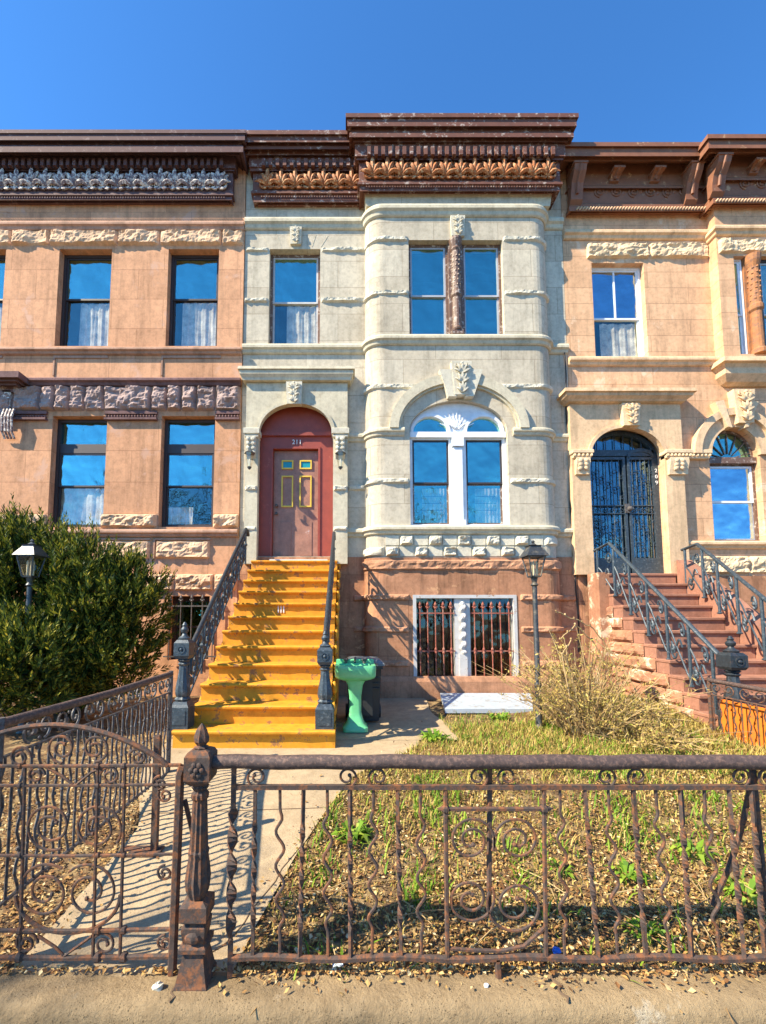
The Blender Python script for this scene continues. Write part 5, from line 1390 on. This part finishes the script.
for py in (795,838+35,943): gs(165,py+0,8,1.4,PI*.5,1,.3)
for py in (784,): gs(160,py,8,1.3,PI*.5,1,.3)
m = MB(); m.tube([at(185,800,YGt+.03), at(192,830,YGt+.05), at(194,842,YGt+.06)], .012, 5); m.build('latch_bar', M['iron_rust'], GT)
# short rusty post
yp2 = 2.95; xs2 = X(156,800,yp2)
m = MB(); m.lathe([(.028,gz(xs2,yp2)-.05),(.028,Z(738,yp2)),(.02,Z(735,yp2))], xs2, yp2, 4, rot=PI/4)
m.box(xs2-.22, xs2+.05, yp2-.05, yp2+.05, gz(xs2,yp2)-.02, gz(xs2,yp2)+.035)
props(m.build('short_post', M['iron_rust'], None, loc=(xs2,yp2,gz(xs2,yp2))), 'short square rusty post standing at the edge of the path', 'post')

# ================================================================== SIDE FENCES
def side_fence(label, x0, y0, z0, x1, y1, z1, htop, n, mat, railmat, panel=None):
    t = thing('iron_fence', label, 'fence', (x0, y0, gz(x0,y0)))
    A, B = Vector((x0,y0,z0)), Vector((x1,y1,z1))
    m = MB(); m.tube([A, A.lerp(B,.5)+Vector((0,0,-.012)), B], .026, 8); m.build('top_rail', M[railmat], t, smooth=50)
    D = Vector((0,0,-1))
    m = MB(); m.tube([A+D*.17, B+D*.17], .009, 6); m.build('middle_rail', M[mat], t)
    m = MB(); m.tube([A+D*htop, B+D*htop], .011, 6); m.build('bottom_rail', M[mat], t)
    for i in range(n):
        f = (i+.5)/n; q = A.lerp(B, f); m = MB()
        pts = [q+D*.17+D*(htop-.15)*(j/18)+(B-A).normalized()*(.014*math.sin(j*1.25+i) if i % 2 else 0) for j in range(19)]
        m.tube(pts, .008, 5)
        for h in (.32,.50,.68): m.ball(q+D*h, .012, 5, 4)
        m.build('picket', M[mat], t)
    k = 0
    for i in range(0, n-3, 4):
        q = A.lerp(B, (i+2)/n); e = (B-A)/n*1.6; m = MB()
        for s in (-1, 1): m.tube([q+D*.085+e*s*.55+e*(.5*u_)+Vector((0,0,.065*v_)) for u_, v_ in spiral(0,0,1,1.3,-PI/2,s,16)], .008, 5)
        for j in range(5): m.ball(q+D*(.05+.045*j)+e*.22*math.sin(j*2), .013+.006*(j%2), 6, 4, (.6,1,1))
        m.build('scroll', M[mat], t)
    for P_ in (A, B):
        m = MB(); m.tube([P_+Vector((0,0,.03)), Vector((P_.x,P_.y,gz(P_.x,P_.y)-.05))], .022, 6); m.build('end_post', M[mat], t)
    if panel:
        m = MB(); o = .10
        zt_ = -.16
        m.box(x0+o, x0+o+.012, y1, y0-.02, -.05, z0-.22) if abs(x0-x1) < .2 else None
        m.build('orange_board', M[panel], t)
    return t
yA = 3.98; xA = X(171,674,yA)
side_fence('silvery iron side fence along the left of the path, below the evergreen', xA, yA, Z(674,yA), -1.74, 2.12, Z(724,2.12)-.0, .90, 30, 'silver', 'pipe')
yB_ = 5.12; xB_ = X(709,682,yB_)
side_fence('rusty side fence with an orange board, at the foot of the red stoop', xB_, yB_, Z(680,yB_), xB_+.05, 2.14, Z(680,yB_)-.03, .80, 34, 'iron_rust', 'pipe', panel='orange')

# ================================================================== PLANTS
def leafmesh(fn, n, seed):
    r = random.Random(seed); vs = []; fs = []
    for i in range(n):
        p, a, b, nn = fn(r, i)          # centre, half length vec, half width vec
        k = len(vs); vs += [tuple(p-a), tuple(p+b+nn), tuple(p+a), tuple(p-b+nn)]; fs.append((k,k+1,k+2,k+3))
    m = MB(); m.v = vs; m.f = fs; return m
def rv(r): 
    v = Vector((r.gauss(0,1), r.gauss(0,1), r.gauss(0,1))); return v.normalized()
# evergreen shrub: lobes of upturned sprays on a branching trunk
lobes = [((-4.15,5.95,1.70),(1.10,.95,1.05)),((-5.1,6.1,1.95),(1.1,.9,1.15)),((-3.45,6.0,1.45),(.80,.8,.98)),((-3.75,5.9,2.15),(.50,.6,.62)),((-4.45,5.8,1.15),(1.2,.8,.75)),((-4.75,6.0,2.48),(.36,.5,.60)),((-4.3,6.1,2.45),(.42,.5,.55)),((-3.05,6.05,1.75),(.42,.5,.70)),((-6.0,6.2,1.8),(1.1,.9,1.3)),((-3.35,5.8,.98),(.62,.6,.45)),((-4.2,5.2,1.05),(.85,.5,.62)),((-3.15,6.0,2.15),(.22,.3,.42)),((-5.3,6.0,2.55),(.5,.5,.5))]
def shrub():
    r = random.Random(21); vs = []; fs = []
    wts = [a[1][0]*a[1][2] for a in lobes]
    for s_ in range(8600):
        (cx_,cy_,cz_), (ra,rb,rc) = r.choices(lobes, wts)[0]
        d = rv(r)
        if d.y > .35: d.y *= -1
        rad = r.uniform(.5, 1.03)**.7
        lump = 1+.26*noise.noise(Vector((d.x*3+cx_, d.y*3, d.z*3+cz_)))
        base = Vector((cx_+d.x*ra*rad*lump, cy_+d.y*rb*rad*lump, cz_+d.z*rc*rad*lump))
        if base.z < .5 or (base.y < 5.62 and abs(base.x-xll) < .30 and base.z > 1.72): continue
        up = (d*.7+Vector((0,0,.75))+rv(r)*.45).normalized()
        L = r.uniform(.10,.26)*(1.7 if d.z > .35 and r.random() < .30 else 1)
        side = up.cross(rv(r)).normalized()
        nl = int(10+L*44)
        for j in range(nl):
            t_ = j/nl; p = base+up*L*t_; s = -1 if j % 2 else 1
            dirv = (side*s*(.8-.4*t_)+up*1.1+rv(r)*.25).normalized()
            l = .040*(1.25-t_*.6)*r.uniform(.8,1.25); w = dirv.cross(rv(r)).normalized()*l*.24
            c_ = p+dirv*l
            k = len(vs); vs += [tuple(c_-dirv*l), tuple(c_+w), tuple(c_+dirv*l), tuple(c_-w)]; fs.append((k,k+1,k+2,k+3))
    m = MB(); m.v = vs; m.f = fs; return m
SH = thing('evergreen_shrub', 'large dense dark evergreen shrub with upturned yellow-green tips', 'shrub', (-4.0,6.0,GZ))
shrub().build('foliage', M['needles'], SH, recalc=False)
m = MB(); r = random.Random(4)
for (cx_,cy_,cz_), (ra,rb,rc) in lobes:
    p0 = Vector((-4.0+r.uniform(-.15,.15),6.05,GZ-.1)); p3 = Vector((cx_,cy_,cz_)); m.tube([p0, p0.lerp(p3,.3)+Vector((0,0,.15)), p0.lerp(p3,.7)+rv(r)*.06, p3], [.06,.05,.035,.015], 6)
    for _ in range(9):
        q = p3+Vector((r.uniform(-1,1)*ra,r.uniform(-1,1)*rb,r.uniform(-1,1)*rc))*.75; m.tube([p3.lerp(p0,.15), p3.lerp(q,.5)+rv(r)*.05, q], [.018,.012,.005], 4)
m.build('trunk', M['bark'], SH)

# dry bush on the right: arching twigs with small leaves
def bush(name, label, c, R, H_, nt, nl, seed, par_mats=('twig','drygrass')):
    r = random.Random(seed); t = thing(name, label, 'bush', (c[0],c[1],gz(*c)))
    m = MB(); tips = []
    for i in range(nt):
        a = r.uniform(0, 2*PI); q = r.random()**.6; b0 = Vector((c[0]+.35*R*q*math.cos(a), c[1]+.35*R*q*math.sin(a), gz(*c)-.03))
        h = H_*r.uniform(.35,1)*(1.25-.5*q); out = R*q*r.uniform(.5,1.25)
        pts = []
        wv = rv(r)*.06
        for j in range(7):
            f = j/6; pts.append(b0+Vector((math.cos(a)*out*f**1.4, math.sin(a)*out*f**1.4, h*(1.25*f-.30*f*f)))+wv*math.sin(f*4))
        m.tube(pts, [.007*(1-.7*j/6) for j in range(7)], 4); tips.append(pts)
        for _ in range(3):
            j = r.randint(2,5); d = (rv(r)+Vector((0,0,.5))).normalized()*r.uniform(.08,.28); m.tube([pts[j], pts[j]+d*.5+rv(r)*.02, pts[j]+d], [.003,.002,.001], 3); tips.append([pts[j], pts[j]+d*.4, pts[j]+d])
    m.build('branches', M[par_mats[0]], t, recalc=False)
    def fn(r, i):
        P_ = r.choice(tips); j = r.randint(1, len(P_)-1); p = P_[j-1].lerp(P_[j], r.random())+rv(r)*.03
        d = (rv(r)+Vector((0,0,.3))).normalized(); l = r.uniform(.010,.028); return p, d*l, d.cross(rv(r)).normalized()*l*.35, Vector((0,0,0))
    leafmesh(fn, nl, seed+1).build('leaves', M[par_mats[1]], t, recalc=False)
    return t
bush('dry_bush', 'wide dry yellow bush of thin arching twigs beside the lamp post', (2.95,5.25), .88, 1.30, 210, 6500, 5)
bush('dry_bush', 'lower straw coloured bush against the peeling side of the red stoop', (3.3,4.8), .65, .36, 90, 3000, 9)
t = thing('bramble', 'long arching bare bramble rising from the dry bush', 'plant', (2.9,5.1,gz(2.9,5.1)))
for pl in ([(560,640),(575,625),(592,640),(606,664),(614,690)],[(570,700),(562,655),(571,640)],[(520,700),(545,705),(575,716),(602,752)],[(556,612),(574,619),(590,626),(603,640),(616,668),(620,700)],[(640,700),(620,660),(596,640)],[(600,740),(640,715),(680,712),(700,722)]):
    yy = R_.uniform(4.6,5.0); m = MB(); P_ = [at(a, b, yy+.05*i) for i, (a, b) in enumerate(pl)]
    fine = []
    for i in range(len(P_)-1):
        for k in range(4): fine.append(P_[i].lerp(P_[i+1], k/4)+Vector((0,0,.012*math.sin(k*1.6))))
    fine.append(P_[-1]); m.tube(fine, .007, 5)
    for q in fine[::2]: m.ball(q+Vector((0,0,.015)), .014, 4, 3)
    m.build('stem', M['twig'], t)

def on_path(x, y):
    if 2.09 <= y <= 5.2 and lerp(wl,y) < x < lerp(wr_,y): return True
    if y > 4.85 and -.25 < x < 1.28: return True
    if -2 < x < -.1 and y > 4.4: return True
    return False
def keep(r, x, y):
    if on_path(x, y):
        d = min(abs(x-lerp(wr_,y)), abs(x-lerp(wl,y))) if y < 4.9 else 9
        return r.random() < (.10*math.exp(-d/.10)+.006)
    return True
def scatter_leaves(n, x0, x1, y0, y1, seed, smin, smax, dens=None, zadd=.03):
    r = random.Random(seed); vs = []; fs = []
    c = 0
    while c < n:
        y = y0+(y1-y0)*r.random()**1.25; x = r.uniform(x0, x1)*(y/ y1 if False else 1)
        if not keep(r, x, y): c += .2; continue
        if dens and r.random() > dens(x, y): c += .3; continue
        c += 1
        p = Vector((x, y, gz(x,y)+.006+r.random()**2*zadd+(.022 if on_path(x,y) else 0)))
        if y < 2.095: p.z = .008+r.random()*.012
        a = r.uniform(0, 2*PI); tl = r.gauss(0,.35)
        d = Vector((math.cos(a), math.sin(a), tl)).normalized(); w = d.cross(Vector((r.gauss(0,.35), r.gauss(0,.35), 1))).normalized()
        l = r.uniform(smin, smax); ww = l*r.uniform(.35,.75); up = Vector((0,0,1))*l*r.uniform(-.1,.4)
        k = len(vs)
        # folded leaf: centre rib and two raised sides
        vs += [tuple(p-d*l), tuple(p+w*ww-d*l*.2+up), tuple(p+d*l), tuple(p-w*ww+d*l*.15+up), tuple(p+d*l*.1)]
        fs += [(k,k+1,k+4),(k+1,k+2,k+4),(k+2,k+3,k+4),(k+3,k,k+4)]
    m = MB(); m.v = vs; m.f = fs; return m
def dleaf(x, y):
    if x < -1.5: return 1 if y < 4.0 else .4
    return max(.12, 1.2-(y-3.3)*.42)*(.35+.65*(noise.noise(Vector((x*2.3,y*2.3,8)))>-.12))
lf = scatter_leaves(60000, -3.2, 3.9, 2.06, 6.2, 3, .005, .018, dleaf)
lf.build('leaf_litter', M['leaf'], None, recalc=False, kind='stuff')
ll = scatter_leaves(1300, -.7, 4.2, 1.95, 2.10, 8, .006, .018, lambda x, y: .03+.97*(max(0,y-1.96-.04*noise.noise(Vector((x*3,0,3))))/.14)**1.5)
ll.build('leaf_litter', M['leaf'], None, recalc=False, kind='stuff')
def grass(n, dens, hmin, hmax, seed, x0=-.6, x1=4.6, y0=2.0, y1=7.2, w=.0035):
    r = random.Random(seed); vs = []; fs = []; c = 0
    while c < n:
        x, y = r.uniform(x0,x1), r.uniform(y0,y1); c += .15
        if on_path(x,y) or r.random() > dens(x,y): continue
        if 1.25 < x < 3.1 and y > 6.15: continue
        if 1.3 < x < 3 and y > 5.6 and r.random() < .6: continue
        if x > 4.55: continue
        c += .85
        h = r.uniform(hmin,hmax); a = r.uniform(0,2*PI); d = Vector((math.cos(a),math.sin(a),0)); s = Vector((-d.y,d.x,0)); ww = w*r.uniform(.7,1.6); lean = h*r.uniform(.2,1.3)
        p = Vector((x,y,gz(x,y)))
        q1 = p+d*lean*.35+Vector((0,0,h*.6)); q2 = p+d*lean+Vector((0,0,h*.9))
        k = len(vs); vs += [tuple(p-s*ww), tuple(p+s*ww), tuple(q1+s*ww*.8), tuple(q1-s*ww*.8), tuple(q2)]; fs += [(k,k+1,k+2,k+3),(k+3,k+2,k+4)]
    m = MB(); m.v = vs; m.f = fs; return m
nz = lambda x, y, s, o: noise.noise(Vector((x*s+o, y*s, o)))
gd1 = lambda x, y: max(.0, min(1, (y-2.7)/2.0))**1.2*(.25+.75*(nz(x,y,1.6,2) > -.15))
grass(24000, gd1, .03, .10, 12).build('dry_grass', M['drygrass'], None, recalc=False, kind='stuff')
grass(16000, lambda x, y: max(0, 1.3-(y-2.0)*.5), .010, .035, 44, y0=2.1, y1=4.6, w=.0028).build('fallen_straw', M['drygrass'], None, recalc=False, kind='stuff')
def gd2(x, y):
    v = nz(x,y,2.1,7); v2 = max(0, (v-.10)*4.5)
    near = math.exp(-((x-1.7)/.8)**2-((y-5.3)/.8)**2)+.8*math.exp(-((x-2.9)/1.1)**2-((y-4.4)/.5)**2)+.45*math.exp(-((x-2.2)/.9)**2-((y-3.0)/.5)**2)+.6*math.exp(-((x-.3)/.35)**2-((y-3.3)/.4)**2)
    return min(1, v2*(1 if y > 2.5 else .25)+.06*(y>2.8)+near*(.25+.5*(nz(x,y,6,3)>0)))
grass(8500, gd2, .03, .12, 13, w=.0045).build('green_grass', M['green'], None, recalc=False, kind='stuff')
# leafy weeds
def weed(px, py, Y, n, s, sd, lab):
    r = random.Random(sd); x = X(px,py,Y); m = MB(); z = gz(x,Y)
    for i in range(n):
        a = r.uniform(0,2*PI); d = Vector((math.cos(a),math.sin(a),0)); L = s*r.uniform(.5,1); w = Vector((-d.y,d.x,0))*L*.16
        p = Vector((x,Y,z))+d*s*r.random()*.6
        q = [p, p+d*L*.5+Vector((0,0,L*r.uniform(.3,.8))), p+d*L+Vector((0,0,L*r.uniform(.1,.7)))]
        m.add([q[0], q[1]+w, q[2], q[1]-w], [(0,1,2,3)])
    return props(m.build('weed', M['green'], None, recalc=False, loc=(x,Y,z)), lab, 'weed', 'bright green weeds in the yard')
for a in ((352,800,3.1,60,.13,1,'broad bright green weed just under the pipe rail near the path'),(625,838,2.75,45,.10,2,'bright green weed right of the ring panel of the fence'),(640,905,2.35,40,.09,3,'low green weed at the leaf pile near the right fence bars'),
          (745,870,2.6,70,.12,4,'green weed clump at the right end of the front fence'),(433,722,4.9,70,.16,5,'green weed clump at the corner of the paving by the hatch'),(560,830,2.8,25,.08,6,'small green weed behind the wavy bar right of the ring panel'),(500,712,5.9,60,.14,7,'green tuft in front of the pale blue hatch'),(690,820,2.95,40,.12,8,'green weed in the straw grass towards the right fence')):
    weed(*a)
# twigs, litter
t_ = MB(); r = random.Random(77)
for i in range(70):
    x, y = r.uniform(-.4,3.8), r.uniform(2.0,2.7); a = r.uniform(0,PI); l = r.uniform(.05,.20); z = gz(x,y)+.03
    t_.tube([(x-l*math.cos(a),y-l*math.sin(a),z),(x+r.uniform(-.01,.01),y,z+.02),(x+l*math.cos(a),y+l*math.sin(a),z+.015)], .0028, 4)
t_.build('fallen_twigs', M['twig'], None, recalc=False, kind='stuff')
def crumple(name, mat, px, py, Y, s, sd, lab):
    r = random.Random(sd); x = X(px,py,Y); z = (gz(x,Y)+.02 if Y > 2.1 else .0); m = MB(); m.ball((x,Y,z+s*.5), s, 9, 6, (1,.7,.6))
    m.v = [(a+r.uniform(-1,1)*s*.22, b+r.uniform(-1,1)*s*.22, c_+r.uniform(-1,1)*s*.22) for a,b,c_ in m.v]
    props(m.build(name, M[mat], None, loc=(x,Y,z)), lab, 'litter')
crumple('plastic_scrap', 'bluebit', 556, 922, 2.22, .022, 1, 'crumpled bright blue plastic scrap in the leaves right of the ring panel')
crumple('plastic_wrapper', 'clearbit', 338, 938, 2.12, .030, 2, 'crumpled pale blue plastic wrapper among leaves near the cast post')
crumple('paper_scrap', 'whitebit', 486, 984, 2.0, .012, 3, 'small white scrap on the kerb below the fence')
m = MB(); m.rock([(X(146,1002,1.78),1.80),(X(176,1002,1.78),1.80)], .0, .045, .07, cell=.012, seed=5); 
crumple('broken_stone', 'cream_rock', 158, 996, 1.99, .026, 9, 'pale broken stone lying on the kerb left of the cast post')

# bare street tree behind the photographer (seen mirrored in the panes of the left house)
TR = thing('street_tree', 'bare leafless street tree on the sidewalk across from the salmon house', 'tree', (-8.6,-5.2,-.14))
m = MB(); mc = MB(); r = random.Random(31)
def branch(p, d, L, rad, lev):
    n = 5; pts = [p]; q = p.copy(); dd = d.copy()
    for i in range(n): dd = (dd+rv(r)*.14+Vector((0,0,.03))).normalized(); q = q+dd*L/n; pts.append(q.copy())
    (m if lev == 0 else mc).tube(pts, [rad*(1-.45*i/n) for i in range(n+1)], 6 if lev < 2 else 4)
    if lev >= 4: return
    for k in range(4 if lev else 5):
        j = r.randint(2 if lev else 3, n); s = (dd+rv(r)*.75+Vector((0,0,.15))).normalized(); branch(pts[j], s, L*r.uniform(.55,.8), rad*.5, lev+1)
branch(Vector((-8.6,-5.2,-.2)), Vector((0,0,1)), 4.4, .20, 0)
m.build('trunk', M['bark'], TR, recalc=False); mc.build('crown', M['bark'], TR, recalc=False)

for (tx, ty, rz_, lb) in ((4.6,-6.8,1.9,'bare tree added out of view for pane reflections, across from the cream bay'), (12.5,-6.2,3.6,'bare tree added out of view for pane reflections, across from the tan house with the iron gate door')):  # unseen tree copies, added to vary the reflections in the window panes
    T2 = TR.copy(); C.objects.link(T2); T2.location = (tx,ty,-.14); T2.rotation_euler.z = rz_; T2['label'] = lb; T2['group'] = 'bare street trees'
    for ch in list(TR.children):
        c2 = ch.copy(); C.objects.link(c2); c2.parent = T2
TR['group'] = 'bare street trees'
# ================================================================== CAMERA, SKY, SUN
cam = bpy.data.cameras.new('camera'); co_ = bpy.data.objects.new('camera', cam); C.objects.link(co_)
cam.sensor_fit = 'HORIZONTAL'; cam.sensor_width = 36; cam.lens = F/766*36; cam.clip_start = .05; cam.clip_end = 1000
cam.shift_x = (383-CX)/766; cam.shift_y = (CY-512)/766
co_.location = (0, 0, EYE); co_.rotation_euler = (PI/2+TH, 0, 0)
sc.camera = co_
SD = Vector((-2.6,-1.15,2.5)).normalized()
sun = bpy.data.lights.new('sun', 'SUN'); sun.energy = 5.0; sun.angle = math.radians(.5); sun.color = (1,.87,.66)
so = bpy.data.objects.new('sun', sun); C.objects.link(so); so.rotation_euler = SD.to_track_quat('Z','Y').to_euler(); so.location = (-10,-4,12)
w = bpy.data.worlds.new('World'); sc.world = w; w.use_nodes = True; nt = w.node_tree
sky = nt.nodes.new('ShaderNodeTexSky'); sky.sky_type = 'NISHITA'; sky.sun_disc = False
sky.sun_elevation = math.asin(SD.z); sky.sun_rotation = math.atan2(SD.x, SD.y)
sky.air_density = 1.0; sky.dust_density = .25; sky.ozone_density = 3.5; sky.altitude = 300
mul = nt.nodes.new('ShaderNodeMix'); mul.data_type = 'RGBA'; mul.blend_type = 'MULTIPLY'; mul.inputs[0].default_value = 1
mul.inputs[7].default_value = (.66,1.36,1.90,1); nt.links.new(sky.outputs[0], mul.inputs[6])
nt.links.new(mul.outputs[2], nt.nodes['Background'].inputs[0]); nt.nodes['Background'].inputs[1].default_value = .074
sc.view_settings.view_transform = 'Standard'; sc.view_settings.look = 'None'; sc.view_settings.exposure = 1.2; sc.view_settings.gamma = 1
sc.cycles.max_bounces = 6; sc.cycles.transparent_max_bounces = 12
